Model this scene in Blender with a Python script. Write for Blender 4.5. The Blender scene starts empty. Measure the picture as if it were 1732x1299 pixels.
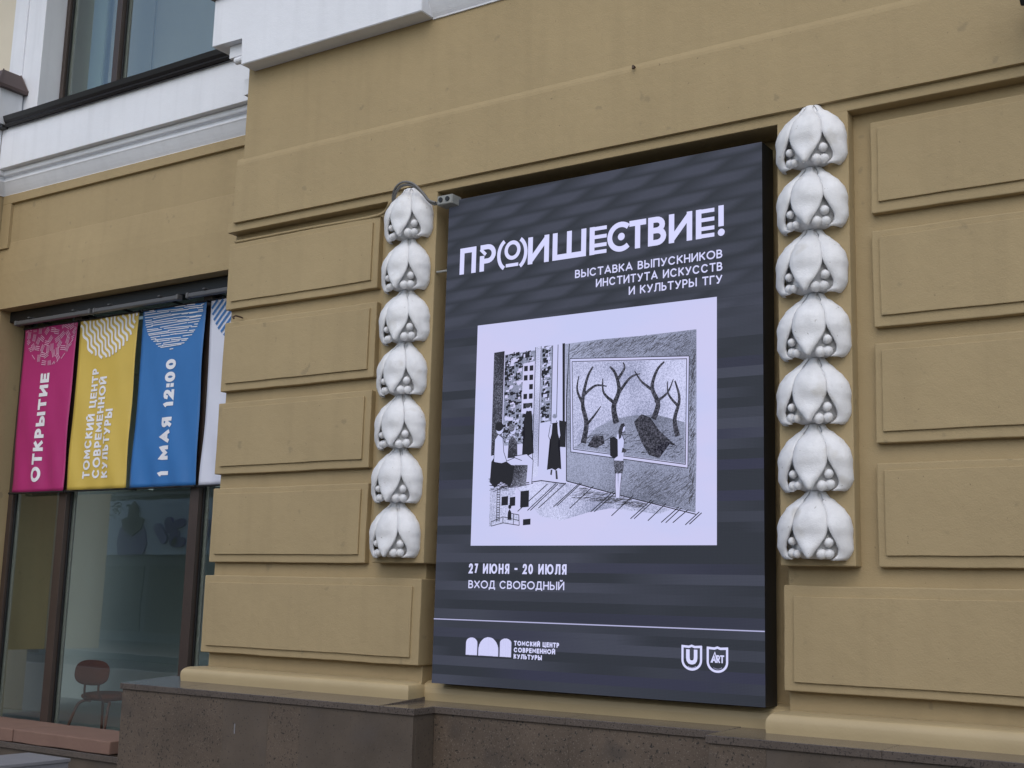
import bpy, bmesh, math, random
from mathutils import Vector, Matrix, noise
random.seed(7)
S = bpy.context.scene
COL = S.collection
rad = math.radians
# ------------------------------------------------------------------ camera, world, sun, exposure
cam_d = bpy.data.cameras.new('camera'); cam = bpy.data.objects.new('camera', cam_d); COL.objects.link(cam)
cam_d.sensor_width = 36; cam_d.lens = 44.6564
cam_d.clip_start = 0.05; cam_d.clip_end = 500
Rm = Matrix((((0.8271442, 0.5613353, 0.0271145), (0.0725374, -0.1544809, 0.9853294), (0.5572888, -0.8130427, -0.1684958)))).transposed().to_4x4()
cam.matrix_world = Matrix.Translation((5.0846, -6.6030, 1.5279)) @ Rm
S.camera = cam
SUN_EL, SUN_AZ = 44, 160      # azimuth measured clockwise from +Y; the sun stands in front of the facade behind thick cloud
W = bpy.data.worlds.new('World'); S.world = W; W.use_nodes = True
wn = W.node_tree.nodes; wl = W.node_tree.links
bg = wn['Background']
sky = wn.new('ShaderNodeTexSky'); sky.sky_type = 'NISHITA'; sky.sun_disc = False
sky.sun_elevation = rad(SUN_EL); sky.sun_rotation = rad(SUN_AZ)
sky.air_density = 1.0; sky.dust_density = 1.6; sky.ozone_density = 1.0
hs = wn.new('ShaderNodeHueSaturation'); hs.inputs['Saturation'].default_value = 0.95
wl.new(sky.outputs[0], hs.inputs['Color']); wl.new(hs.outputs[0], bg.inputs['Color'])
bg.inputs['Strength'].default_value = 0.15
sl = bpy.data.lights.new('sun', 'SUN'); sl.energy = 1.05; sl.angle = rad(80); sl.color = (1.0, .985, .96)
so = bpy.data.objects.new('sun', sl); COL.objects.link(so)
dvec = Vector((math.sin(rad(SUN_AZ))*math.cos(rad(SUN_EL)), math.cos(rad(SUN_AZ))*math.cos(rad(SUN_EL)), math.sin(rad(SUN_EL))))
so.rotation_euler = dvec.to_track_quat('Z', 'Y').to_euler()
S.view_settings.view_transform = 'Standard'; S.view_settings.look = 'None'
S.view_settings.gamma = 1; S.view_settings.use_curve_mapping = False
S.view_settings.exposure = 0.10
S.render.engine = 'CYCLES'

# ------------------------------------------------------------------ materials
def mat(name, col, rough=.7, var=.0, vscale=3., bump=0., bscale=60., spec=.5, metal=0., specks=None, streak=0., coat=0.):
    m = bpy.data.materials.new(name); m.use_nodes = True
    n = m.node_tree.nodes; l = m.node_tree.links; b = n['Principled BSDF']
    b.inputs['Base Color'].default_value = (*col, 1); b.inputs['Roughness'].default_value = rough
    b.inputs['Specular IOR Level'].default_value = spec; b.inputs['Metallic'].default_value = metal
    if coat: b.inputs['Coat Weight'].default_value = coat; b.inputs['Coat Roughness'].default_value = .08
    tc = n.new('ShaderNodeNewGeometry')
    cur = None
    def mix(fac, a, bcol, typ='MIX'):
        mx = n.new('ShaderNodeMix'); mx.data_type = 'RGBA'; mx.blend_type = typ
        if isinstance(fac, float): mx.inputs[0].default_value = fac
        else: l.new(fac, mx.inputs[0])
        if hasattr(a, 'is_linked') or isinstance(a, bpy.types.NodeSocket): l.new(a, mx.inputs[6])
        else: mx.inputs[6].default_value = (*a, 1)
        if isinstance(bcol, bpy.types.NodeSocket): l.new(bcol, mx.inputs[7])
        else: mx.inputs[7].default_value = (*bcol, 1)
        return mx.outputs[2]
    if var:
        nz = n.new('ShaderNodeTexNoise'); nz.inputs['Scale'].default_value = vscale; nz.inputs['Detail'].default_value = 6
        nz.inputs['Roughness'].default_value = .6
        l.new(tc.outputs['Position'], nz.inputs['Vector'])
        rp = n.new('ShaderNodeMapRange'); rp.inputs[1].default_value = .3; rp.inputs[2].default_value = .7
        l.new(nz.outputs[0], rp.inputs[0])
        cur = mix(rp.outputs[0], tuple(c*(1-var) for c in col), tuple(min(1, c*(1+var)) for c in col))
    if streak:
        mp = n.new('ShaderNodeMapping'); mp.inputs['Scale'].default_value = (9, 9, .7)
        l.new(tc.outputs['Position'], mp.inputs[0])
        nz = n.new('ShaderNodeTexNoise'); nz.inputs['Scale'].default_value = 1.; nz.inputs['Detail'].default_value = 5
        l.new(mp.outputs[0], nz.inputs['Vector'])
        rp = n.new('ShaderNodeMapRange'); rp.inputs[1].default_value = .5; rp.inputs[2].default_value = .8; rp.inputs[4].default_value = streak
        l.new(nz.outputs[0], rp.inputs[0])
        cur = mix(rp.outputs[0], cur if cur else col, tuple(c*.45 for c in col))
    if specks:
        for sc, th, sw, sc_col in specks:
            nz = n.new('ShaderNodeTexNoise'); nz.inputs['Scale'].default_value = sc; nz.inputs['Detail'].default_value = 2
            l.new(tc.outputs['Position'], nz.inputs['Vector'])
            rp = n.new('ShaderNodeMapRange'); rp.inputs[1].default_value = th; rp.inputs[2].default_value = th+sw
            l.new(nz.outputs[0], rp.inputs[0])
            cur = mix(rp.outputs[0], cur if cur else col, sc_col)
    if cur: l.new(cur, b.inputs['Base Color'])
    if bump:
        nz = n.new('ShaderNodeTexNoise'); nz.inputs['Scale'].default_value = bscale; nz.inputs['Detail'].default_value = 5
        l.new(tc.outputs['Position'], nz.inputs['Vector'])
        n2 = n.new('ShaderNodeTexNoise'); n2.inputs['Scale'].default_value = bscale/9; n2.inputs['Detail'].default_value = 3
        l.new(tc.outputs['Position'], n2.inputs['Vector'])
        ad = n.new('ShaderNodeMath'); ad.operation = 'MULTIPLY_ADD'; ad.inputs[1].default_value = 2.2
        l.new(n2.outputs[0], ad.inputs[0]); l.new(nz.outputs[0], ad.inputs[2])
        bp = n.new('ShaderNodeBump'); bp.inputs['Strength'].default_value = bump; bp.inputs['Distance'].default_value = .004
        l.new(ad.outputs[0], bp.inputs['Height']); l.new(bp.outputs[0], b.inputs['Normal'])
    return m

def emit(name, col, s=1.0):
    m = bpy.data.materials.new(name); m.use_nodes = True
    b = m.node_tree.nodes['Principled BSDF']
    b.inputs['Base Color'].default_value = (.01, .01, .01, 1); b.inputs['Roughness'].default_value = .5
    b.inputs['Specular IOR Level'].default_value = .15
    b.inputs['Emission Color'].default_value = (*col, 1); b.inputs['Emission Strength'].default_value = s
    return m

M = {}
M['ochre'] = mat('ochre_painted_stucco', (.368, .283, .156), .78, .06, 1.1, .42, 120, spec=.25, streak=.13, specks=[(9, .70, .05, (.30, .235, .135)), (46, .75, .02, (.22, .17, .10))])
M['ochre_base'] = mat('ochre_gloss_paint', (.42, .328, .182), .5, .05, 2.2, .25, 80, spec=.5)
M['cream'] = mat('cream_stucco', (.62, .56, .44), .8, .04, 1.5, .2, 120)
M['white'] = mat('white_painted_stucco', (.74, .76, .80), .7, .03, 1.7, .3, 110, streak=.16)
M['plaster'] = mat('white_plaster_ornament', (.73, .73, .74), .6, .07, 12, .5, 120, streak=.22, specks=[(7, .62, .12, (.60, .585, .56)), (42, .72, .05, (.44, .42, .40))])
M['brown_metal'] = mat('dark_brown_metal', (.012, .010, .010), .38, .1, 4, .1, 40)
M['frame'] = mat('brown_window_frame', (.050, .034, .027), .45, .12, 5, .05, 60)
M['cap_metal'] = mat('brown_cap_metal', (.075, .048, .045), .45, .1, 6)
M['black'] = mat('black_steel', (.008, .008, .009), .5)
M['granite'] = mat('brown_granite_facing', (.098, .073, .053), .5, .26, 2.2, .12, 200,
                   specks=[(60, .62, .04, (.020, .017, .014)), (140, .62, .04, (.16, .13, .105)), (3.1, .56, .2, (.045, .038, .033))])
M['granite2'] = mat('grey_granite_facing', (.092, .071, .053), .5, .26, 2.0, .12, 200,
                   specks=[(70, .64, .05, (.022, .018, .016)), (140, .64, .05, (.10, .085, .075)), (2.7, .55, .2, (.078, .064, .054))])
M['granite_slab'] = mat('polished_granite_slab', (.098, .080, .068), .17, .12, 3, .04, 220,
                   specks=[(110, .58, .05, (.04, .035, .032)), (150, .62, .05, (.15, .13, .115))], spec=.6)
M['step_stone'] = mat('pale_granite_step', (.22, .22, .24), .6, .06, 8, .2, 200, specks=[(160, .6, .05, (.2, .2, .2))])
M['cushion'] = mat('dusty_pink_cushion', (.20, .125, .098), .9, .06, 5, .3, 300, spec=.2)
M['chair'] = mat('rust_chair_fabric', (.13, .036, .020), .8, .08, 10, .3, 300, spec=.2)
M['chair_leg'] = mat('rust_chair_tube', (.11, .032, .02), .4)
M['cable_grey'] = mat('grey_cable', (.16, .155, .15), .6, .1, 20)
M['grey_box'] = mat('grey_plastic', (.26, .265, .25), .55, .08, 20)
M['lamp_grey'] = mat('grey_light_housing', (.085, .085, .088), .45)
M['rust'] = mat('rusty_iron', (.07, .045, .03), .8)
M['pink'] = mat('magenta_vinyl', (.40, .028, .155), .42, .04, 3, spec=.4)
M['yellow'] = mat('yellow_vinyl', (.60, .43, .085), .42, .04, 3, spec=.4)
M['blue'] = mat('blue_vinyl', (.035, .16, .42), .42, .04, 3, spec=.4)
M['whitev'] = mat('white_vinyl', (.66, .68, .78), .42, .03, 3, spec=.4)
M['print_white'] = mat('white_print', (.78, .78, .82), .45)
M['print_pinkw'] = mat('pale_pink_print', (.66, .42, .56), .45)
M['print_blue'] = mat('blue_print', (.05, .17, .42), .45)
M['print_red'] = mat('red_print', (.5, .05, .08), .45)
M['asphalt'] = mat('asphalt', (.05, .05, .052), .85, .15, 3, .4, 150)
M['paving'] = mat('grey_paving', (.175, .155, .13), .8, .1, 4, .3, 120)
M['kerb'] = mat('kerb_granite', (.26, .25, .24), .8, .08, 9)
M['leaf'] = mat('dark_foliage', (.05, .07, .03), .7, .3, 2)
M['bark'] = mat('bark', (.06, .045, .035), .9)
M['shop_wall'] = mat('pale_shop_wall', (.20, .21, .215), .8, .05, 2)
M['shop_band'] = mat('pale_sign_band', (.62, .66, .74), .6)
M['violet'] = mat('violet_sign', (.10, .05, .26), .5)
M['violet_lt'] = mat('pale_violet_sign', (.24, .19, .42), .5)
M['dark_glass'] = mat('dark_shop_glass', (.05, .06, .06), .3)
M['room'] = mat('room_wall', (.50, .55, .52), .9, .05, 1)
M['room_floor'] = mat('room_floor', (.32, .36, .36), .5, .05, 1)
M['blind'] = mat('pale_blind', (.27, .265, .24), .9, .05, 1)
M['blind_green'] = mat('greenish_curtain', (.22, .27, .22), .9, .05, 2)

def glass(name, tint, boost):
    m = bpy.data.materials.new(name); m.use_nodes = True
    n = m.node_tree.nodes; l = m.node_tree.links
    n.remove(n['Principled BSDF'])
    tr = n.new('ShaderNodeBsdfTransparent'); tr.inputs[0].default_value = (*tint, 1)
    gl = n.new('ShaderNodeBsdfGlossy'); gl.inputs['Roughness'].default_value = .0; gl.inputs[0].default_value = (.95, 1, 1, 1)
    lw = n.new('ShaderNodeLayerWeight'); lw.inputs[0].default_value = .5
    pw = n.new('ShaderNodeMath'); pw.operation = 'POWER'; pw.inputs[1].default_value = 4.0; l.new(lw.outputs['Facing'], pw.inputs[0])
    fr = n.new('ShaderNodeMath'); fr.operation = 'MULTIPLY_ADD'; fr.inputs[1].default_value = 1-boost; fr.inputs[2].default_value = boost; l.new(pw.outputs[0], fr.inputs[0])
    mx = n.new('ShaderNodeMixShader')
    # the two panes of an insulated unit are very slightly bowed
    tg = n.new('ShaderNodeNewGeometry'); nz = n.new('ShaderNodeTexNoise'); nz.inputs['Scale'].default_value = 1.1
    bp = n.new('ShaderNodeBump'); bp.inputs['Strength'].default_value = .05; bp.inputs['Distance'].default_value = .02
    l.new(tg.outputs['Position'], nz.inputs['Vector']); l.new(nz.outputs[0], bp.inputs['Height']); l.new(bp.outputs[0], gl.inputs['Normal'])
    l.new(fr.outputs[0], mx.inputs[0]); l.new(tr.outputs[0], mx.inputs[1]); l.new(gl.outputs[0], mx.inputs[2])
    l.new(mx.outputs[0], n['Material Output'].inputs[0])
    return m
M['glass'] = glass('window_glass', (.90, .94, .93), .11)

# screen content
E_WHITE = (.62, .63, .92)
M['s_white'] = emit('screen_white', E_WHITE, 1.0)
M['s_line'] = emit('screen_rule', (.42, .42, .66), 1.0)
M['s_black'] = emit('screen_ink', (.012, .012, .018), 1.0)
M['s_dark'] = emit('screen_dark_grey', (.045, .045, .058), 1.0)
def screen_bg():
    m = emit('screen_background', (.04, .04, .07)); n = m.node_tree.nodes; l = m.node_tree.links; b = n['Principled BSDF']
    g = n.new('ShaderNodeNewGeometry'); sp = n.new('ShaderNodeSeparateXYZ'); l.new(g.outputs['Position'], sp.inputs[0])
    def math_(op, a, b_=None, c=None):
        q = n.new('ShaderNodeMath'); q.operation = op
        for i, v in enumerate((a, b_, c)):
            if v is None: continue
            if isinstance(v, (int, float)): q.inputs[i].default_value = v
            else: l.new(v, q.inputs[i])
        return q.outputs[0]
    # refresh bands: rows of equal height, each changing slowly along its length
    row = math_('FLOOR', math_('MULTIPLY', sp.outputs[2], 17.0))
    cx = n.new('ShaderNodeCombineXYZ'); l.new(math_('MULTIPLY', sp.outputs[0], .55), cx.inputs[0]); l.new(math_('MULTIPLY', row, 7.31), cx.inputs[2])
    nz = n.new('ShaderNodeTexNoise'); nz.inputs['Scale'].default_value = 1; nz.inputs['Detail'].default_value = 1; l.new(cx.outputs[0], nz.inputs['Vector'])
    r1 = n.new('ShaderNodeMapRange'); r1.inputs[1].default_value = .44; r1.inputs[2].default_value = .58; l.new(nz.outputs[0], r1.inputs[0])
    # drifting dashes in the upper third
    zt = math_('MULTIPLY', math_('ADD', sp.outputs[2], math_('MULTIPLY', sp.outputs[0], -.03)), 11.5)
    rw = math_('FLOOR', zt); zf = math_('FRACT', zt)
    u = math_('FRACT', math_('ADD', math_('MULTIPLY', sp.outputs[0], 2.1), math_('ADD', math_('MULTIPLY', rw, .41), math_('MULTIPLY', zf, -.32))))
    ra = n.new('ShaderNodeMapRange'); ra.inputs[1].default_value = .02; ra.inputs[2].default_value = .45; l.new(u, ra.inputs[0])
    rb = n.new('ShaderNodeMapRange'); rb.inputs[1].default_value = .98; rb.inputs[2].default_value = .80; l.new(u, rb.inputs[0])
    rc = n.new('ShaderNodeMapRange'); rc.inputs[1].default_value = 0; rc.inputs[2].default_value = .3; l.new(zf, rc.inputs[0])
    rd = n.new('ShaderNodeMapRange'); rd.inputs[1].default_value = 1; rd.inputs[2].default_value = .75; l.new(zf, rd.inputs[0])
    dash = math_('MULTIPLY', math_('MULTIPLY', ra.outputs[0], rb.outputs[0]), math_('MULTIPLY', rc.outputs[0], rd.outputs[0]))
    wz = n.new('ShaderNodeTexNoise'); wz.inputs['Scale'].default_value = 1.6; wz.inputs['Detail'].default_value = 1; l.new(g.outputs['Position'], wz.inputs['Vector'])
    r2v = math_('MULTIPLY', dash, math_('MULTIPLY_ADD', wz.outputs[0], 1.5, .25))
    sw = n.new('ShaderNodeMapRange'); sw.inputs[1].default_value = 3.1; sw.inputs[2].default_value = 3.5; l.new(sp.outputs[2], sw.inputs[0])
    mx = n.new('ShaderNodeMix'); mx.data_type = 'FLOAT'; l.new(sw.outputs[0], mx.inputs[0]); l.new(r1.outputs[0], mx.inputs[2]); l.new(r2v, mx.inputs[3])
    # diodes
    px = math_('ABSOLUTE', math_('SINE', math_('MULTIPLY', sp.outputs[0], 392.7)))
    pz = math_('ABSOLUTE', math_('SINE', math_('MULTIPLY', sp.outputs[2], 392.7)))
    dots = math_('MULTIPLY_ADD', math_('MULTIPLY', px, pz), .30, .86)
    c1 = n.new('ShaderNodeMix'); c1.data_type = 'RGBA'; l.new(mx.outputs[0], c1.inputs[0])
    c1.inputs[6].default_value = (.024, .028, .039, 1); c1.inputs[7].default_value = (.048, .053, .078, 1)
    # violet tinge in some bands
    cz = n.new('ShaderNodeCombineXYZ'); l.new(math_('MULTIPLY', row, 3.17), cz.inputs[0]); l.new(math_('MULTIPLY', sp.outputs[0], .3), cz.inputs[1])
    vz = n.new('ShaderNodeTexNoise'); vz.inputs['Scale'].default_value = 1; l.new(cz.outputs[0], vz.inputs['Vector'])
    r3 = n.new('ShaderNodeMapRange'); r3.inputs[1].default_value = .55; r3.inputs[2].default_value = .66; l.new(vz.outputs[0], r3.inputs[0])
    inv = math_('MULTIPLY', math_('SUBTRACT', 1.0, sw.outputs[0]), r3.outputs[0])
    c2 = n.new('ShaderNodeMix'); c2.data_type = 'RGBA'; l.new(inv, c2.inputs[0]); l.new(c1.outputs[2], c2.inputs[6]); c2.inputs[7].default_value = (.030, .032, .060, 1)
    l.new(c2.outputs[2], b.inputs['Emission Color']); l.new(dots, b.inputs['Emission Strength'])
    return m
M['s_bg'] = screen_bg()
def screen_noise(name, c0, c1, sc, lo, hi, grad=None, stretch=(1, 1, 1)):
    m = emit(name, c0); n = m.node_tree.nodes; l = m.node_tree.links; b = n['Principled BSDF']
    g = n.new('ShaderNodeNewGeometry'); mp = n.new('ShaderNodeMapping'); mp.inputs['Scale'].default_value = stretch
    l.new(g.outputs['Position'], mp.inputs[0])
    nz = n.new('ShaderNodeTexNoise'); nz.inputs['Scale'].default_value = sc; nz.inputs['Detail'].default_value = 3; l.new(mp.outputs[0], nz.inputs['Vector'])
    out = nz.outputs[0]
    if grad:     # the hand-laid pencil tone of the drawing
        g2 = n.new('ShaderNodeTexNoise'); g2.inputs['Scale'].default_value = grad; g2.inputs['Detail'].default_value = 1; l.new(g.outputs['Position'], g2.inputs['Vector'])
        ad = n.new('ShaderNodeMath'); ad.operation = 'MULTIPLY_ADD'; ad.inputs[1].default_value = .8; ad.inputs[2].default_value = -.4
        l.new(g2.outputs[0], ad.inputs[0]); a2 = n.new('ShaderNodeMath'); l.new(ad.outputs[0], a2.inputs[0]); l.new(out, a2.inputs[1]); out = a2.outputs[0]
    r = n.new('ShaderNodeMapRange'); r.inputs[1].default_value = lo; r.inputs[2].default_value = hi; l.new(out, r.inputs[0])
    c = n.new('ShaderNodeMix'); c.data_type = 'RGBA'; c.inputs[6].default_value = (*c0, 1); c.inputs[7].default_value = (*c1, 1)
    l.new(r.outputs[0], c.inputs[0]); l.new(c.outputs[2], b.inputs['Emission Color'])
    return m
M['s_pic'] = screen_noise('screen_picture_white', (.52, .545, .82), (.555, .55, .81), 1.1, .4, .6, None, (1.2, 1, 2.6))
M['s_wash'] = screen_noise('screen_pencil_wash', (.10, .11, .16), (.36, .39, .56), 190, .25, .72, 2.2)
M['s_wash_dark'] = screen_noise('screen_pencil_wash_dark', (.02, .02, .03), (.22, .23, .32), 200, .42, .66, 3)
M['s_wash_light'] = screen_noise('screen_pencil_wash_light', (.24, .26, .40), (.60, .62, .88), 170, .28, .66, 3)
M['s_figure'] = screen_noise('screen_figure_tone', (.012, .012, .02), (.10, .10, .14), 110, .42, .68)

# ------------------------------------------------------------------ helpers
def link(name, me, m=None, parent=None):
    o = bpy.data.objects.new(name, me); COL.objects.link(o)
    if m is not None and me is not None: me.materials.append(m)
    if parent: o.parent = parent
    return o
def thing(name, label, cat, group=None, loc=(0, 0, 0)):
    o = bpy.data.objects.new(name, None); COL.objects.link(o); o.location = loc; o.empty_display_size = .1
    o['label'] = label; o['category'] = cat
    if group: o['group'] = group
    return o
def tag(o, label, cat, group=None):
    o['label'] = label; o['category'] = cat
    if group: o['group'] = group
    return o
def kid(name, me, m, parent):            # child given in world coordinates
    o = link(name, me, m); o.parent = parent
    o.matrix_parent_inverse = Matrix.Translation(parent_world(parent)).inverted()
    return o
def parent_world(p):
    v = Vector((0, 0, 0)); q = p
    while q is not None:
        v = v + q.location
        if q.parent is not None: v = v + q.matrix_parent_inverse.translation
        q = q.parent
    return v
def bm_mesh(bm, name, smooth=False):
    me = bpy.data.meshes.new(name); bmesh.ops.recalc_face_normals(bm, faces=bm.faces); bm.to_mesh(me); bm.free()
    if smooth:
        for p in me.polygons: p.use_smooth = True
    return me
def box_bm(x0, x1, y0, y1, z0, z1, bev=.0, wob=0., seg=.14, bseg=2):
    bm = bmesh.new(); bmesh.ops.create_cube(bm, size=1)
    for v in bm.verts:
        v.co = Vector(((x0+x1)/2+v.co.x*(x1-x0), (y0+y1)/2+v.co.y*(y1-y0), (z0+z1)/2+v.co.z*(z1-z0)))
    if wob:
        for ax, a, b in ((0, x0, x1), (2, z0, z1)):
            k = int((b-a)/seg)
            for i in range(1, k):
                no = [0, 0, 0]; no[ax] = 1; co = [0, 0, 0]; co[ax] = a+(b-a)*i/k
                bmesh.ops.bisect_plane(bm, geom=bm.verts[:]+bm.edges[:]+bm.faces[:], plane_co=co, plane_no=no)
    if bev:
        es = [e for e in bm.edges if len(e.link_faces) == 2 and e.calc_face_angle(0) > .5]
        bmesh.ops.bevel(bm, geom=es, offset=bev, segments=bseg, affect='EDGES', profile=.5)
    if wob:
        for v in bm.verts:
            d = noise.noise_vector(v.co*2.3)*wob + noise.noise_vector(v.co*9)*wob*.5
            v.co += Vector((d.x, d.y*.6, d.z))
    return bm
def box(name, x0, x1, y0, y1, z0, z1, m, parent, bev=.004, wob=0., **k):
    return kid(name, bm_mesh(box_bm(x0, x1, y0, y1, z0, z1, bev, wob, **k), name), m, parent)
def profile_x(name, prof, x0, x1, m, parent, seg=0, capped=True, wob=0):
    """prof: (y,z) points of a closed outline swept along X (x0 and x1 may be functions of y for mitres)"""
    bm = bmesh.new(); n = max(1, int(abs(x1-x0)/seg)) if seg else 1
    rings = []
    for i in range(n+1):
        x = x0+(x1-x0)*i/n
        r = []
        for y, z in prof:
            p = Vector((x, y, z))
            if wob: p += noise.noise_vector(p*2.1)*wob
            r.append(bm.verts.new(p))
        rings.append(r)
    k = len(prof)
    for a, b in zip(rings, rings[1:]):
        for i in range(k): bm.faces.new((a[i], a[(i+1) % k], b[(i+1) % k], b[i]))
    if capped: bm.faces.new(rings[0]); bm.faces.new(rings[-1][::-1])
    return kid(name, bm_mesh(bm, name), m, parent)
def profile_path(name, path, prof, m, parent, smooth=False, seg=.3):
    """prof: list of (out, z); path: xy polyline; 'out' is measured to the right-hand side of the path, mitred corners; open shell closed at the back"""
    bm = bmesh.new(); P = [Vector(p) for p in path]; rings = []
    Q = []
    for i, p in enumerate(P):
        if i == 0: d = (P[1]-p).normalized(); n = Vector((d.y, -d.x)); mt = n
        elif i == len(P)-1: d = (p-P[i-1]).normalized(); n = Vector((d.y, -d.x)); mt = n
        else:
            d0 = (p-P[i-1]).normalized(); d1 = (P[i+1]-p).normalized()
            n0 = Vector((d0.y, -d0.x)); n1 = Vector((d1.y, -d1.x)); mt = (n0+n1); mt = mt/(mt.dot(n0))
        Q.append((p, mt))
    for p, mt in Q:
        rings.append([bm.verts.new((p.x+mt.x*o, p.y+mt.y*o, z)) for o, z in prof])
    k = len(prof)
    for a, b in zip(rings, rings[1:]):
        for i in range(k): bm.faces.new((a[i], a[(i+1) % k], b[(i+1) % k], b[i]))
    bm.faces.new(rings[0]); bm.faces.new(rings[-1][::-1])
    return kid(name, bm_mesh(bm, name, smooth), m, parent)
def tube_bm(pts, r, n=8, closed=False, bm=None):
    bm = bm or bmesh.new(); P = [Vector(p) for p in pts]; rings = []
    up = None
    for i, p in enumerate(P):
        a = P[max(0, i-1)]; b = P[min(len(P)-1, i+1)]; d = (b-a).normalized()
        if up is None: up = d.orthogonal().normalized()
        u = (up-d*up.dot(d)).normalized(); up = u; v = d.cross(u)
        rr = r(i/(len(P)-1)) if callable(r) else r
        rings.append([bm.verts.new(p+(u*math.cos(t)+v*math.sin(t))*rr) for t in [2*math.pi*j/n for j in range(n)]])
    for a, b in zip(rings, rings[1:]):
        for j in range(n): bm.faces.new((a[j], a[(j+1) % n], b[(j+1) % n], b[j]))
    bm.faces.new(rings[0][::-1]); bm.faces.new(rings[-1])
    return bm
def catmull(pts, k=8):
    P = [Vector(p) for p in pts]; out = []
    for i in range(len(P)-1):
        p0 = P[max(0, i-1)]; p1 = P[i]; p2 = P[i+1]; p3 = P[min(len(P)-1, i+2)]
        for j in range(k):
            t = j/k
            out.append(.5*((2*p1)+(p2-p0)*t+(2*p0-5*p1+4*p2-p3)*t*t+(3*p1-p0-3*p2+p3)*t**3))
    out.append(P[-1]); return out
def structure(name, me, m):
    o = link(name, me, m); o['kind'] = 'structure'; return o

# ================================================================== SETTING: ground
def sheet(name, x0, x1, y0, y1, z, m):
    bm = bmesh.new(); bm.faces.new([bm.verts.new(p) for p in ((x0, y0, z), (x1, y0, z), (x1, y1, z), (x0, y1, z))])
    return structure(name, bm_mesh(bm, name), m)
sheet('ground', -250, 250, -250, 250, -.17, M['asphalt'])
sheet('pavement', -60, 60, -7.6, 1.3, 0, M['paving'])
bm = box_bm(-60, 60, -7.8, -7.6, -.17, .0, .01); structure('kerb', bm_mesh(bm, 'kerb'), M['kerb'])
bm = box_bm(-60, 60, -12.2, -12.0, -.17, .0, .01); structure('far_kerb', bm_mesh(bm, 'far_kerb'), M['kerb'])
sheet('far_pavement', -60, 60, -17.5, -12.2, 0, M['paving'])

# ================================================================== BUILDING
B = thing('building', 'ochre stucco building front with white cornices and panelled piers around the screen', 'building')
OC, WH = M['ochre'], M['white']
XL, XR = -2.157, 4.43                       # pier field edges
NL, NR = -.105, 2.37                        # niche edges
ZT = 5.56
FY = .09                                    # field plane
# field behind the rusticated blocks, left and right piers
box('pier_wall', XL, -.15, FY, 1.9, .86, 4.9, OC, B, .006, .0015)
box('pier_wall', 2.372, XR, FY, 1.9, .86, 4.9, OC, B, .006, .0015)
# niche back and linings
box('niche_back', -.15, 2.372, .24, .5, .86, 4.9, OC, B, .0)
profile_x('niche_base', [(.25, .86), (.105, .86), (.100, .93), (.104, .962), (.125, .985), (.16, 1.0), (.25, 1.012)], -.15, 2.372, M['ochre_base'], B, .2, wob=.001)
# pilaster strips
box('pilaster_strip', -.548, NL, -.0, .24, 1.757, 4.30, OC, B, .006, .0015)
box('pilaster_strip', 2.365, 2.785, -.0, .24, 1.757, 4.30, OC, B, .006, .0015)
# frieze
box('frieze', XL-.004, XR, -.001, .24, 4.285, 4.36, OC, B, .005, .0012)
# fascia with weathered top edge
profile_x('fascia', [(-.03, 4.348), (-.030, 4.81), (-.027, 4.83), (-.021, 4.85), (-.017, 4.862), (.24, 4.862), (.24, 4.348)], -2.076, XR+.04, OC, B, .2, wob=.0015)
box('upper_wall', -2.016, XR+.01, -.019, 1.9, 4.80, 9.5, OC, B, .005, .0012, seg=.3)
# rusticated blocks
rows = [(3.681, 4.206), (3.041, 3.580), (2.410, 2.951), (1.755, 2.303)]
def rust_block(x0, x1, z0, z1, ix0, ix1, iz0, iz1, yf):
    b = box('rusticated_block', x0, x1, yf, .2, z0, z1, OC, B, .006, .0042, seg=.09)
    p = kid('raised_panel', bm_mesh(box_bm(ix0, ix1, yf-.015, yf+.05, iz0, iz1, .003, .0035, seg=.09), 'raised_panel'), OC, b)
    return b
for i, (z0, z1) in enumerate(rows):
    j = [.0, .006, -.004, .003][i]
    rust_block(-2.173+j*.5, -.648+j, z0, z1, -2.113, -.703+j, z0+.058, z1-.042, .043)
    rust_block(2.893, 4.43, z0, z1, 2.937+j*.4, 4.37, z0+.060, z1-.040, .043)
rust_block(-2.174, -.132, 1.100, 1.657, -2.114, -.198, 1.150, 1.606, .020)
rust_block(2.372, 4.43, 1.094, 1.652, 2.433, 4.37, 1.142, 1.594, .020)
# rounded base moulding
def arc(cx, cz, r, a0, a1, n):
    return [(cx+r*math.cos(rad(a0+(a1-a0)*i/n)), cz+r*math.sin(rad(a0+(a1-a0)*i/n))) for i in range(n+1)]
def torus(z, zt, path):
    h = zt-z
    prof = [(-.06, z-.02), (.088, z-.02), (.092, z+.02)] + [(p, q) for p, q in arc(.035, z+h*.58, h*.42, 0, 90, 8) if 1][0:] + [(-.0, zt+.012), (-.06, zt+.012)]
    prof = [(-.06, z-.02), (.086, z-.02), (.091, z+h*.3)] + [(.0355+.0555*math.cos(rad(t)), z+h*.45+h*.55*math.sin(rad(t))) for t in range(10, 91, 10)] + [(.012, zt+.002), (-.06, zt+.004)]
    o = profile_path('base_moulding', path, prof, M['ochre_base'], B, smooth=False)
    for p in o.data.polygons: p.use_smooth = len(p.vertices) == 4
    try: o.data.set_sharp_from_angle(angle=rad(50))
    except Exception: pass
    return o
torus(.898, .992, [(-2.178, 1.9), (-2.178, .022), (-.133-.09, .022), (-.133-.09, .3)])
torus(.868, .985, [(2.372+.02, .3), (2.372+.02, .022), (4.43, .022), (4.43, 1.9)])
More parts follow.
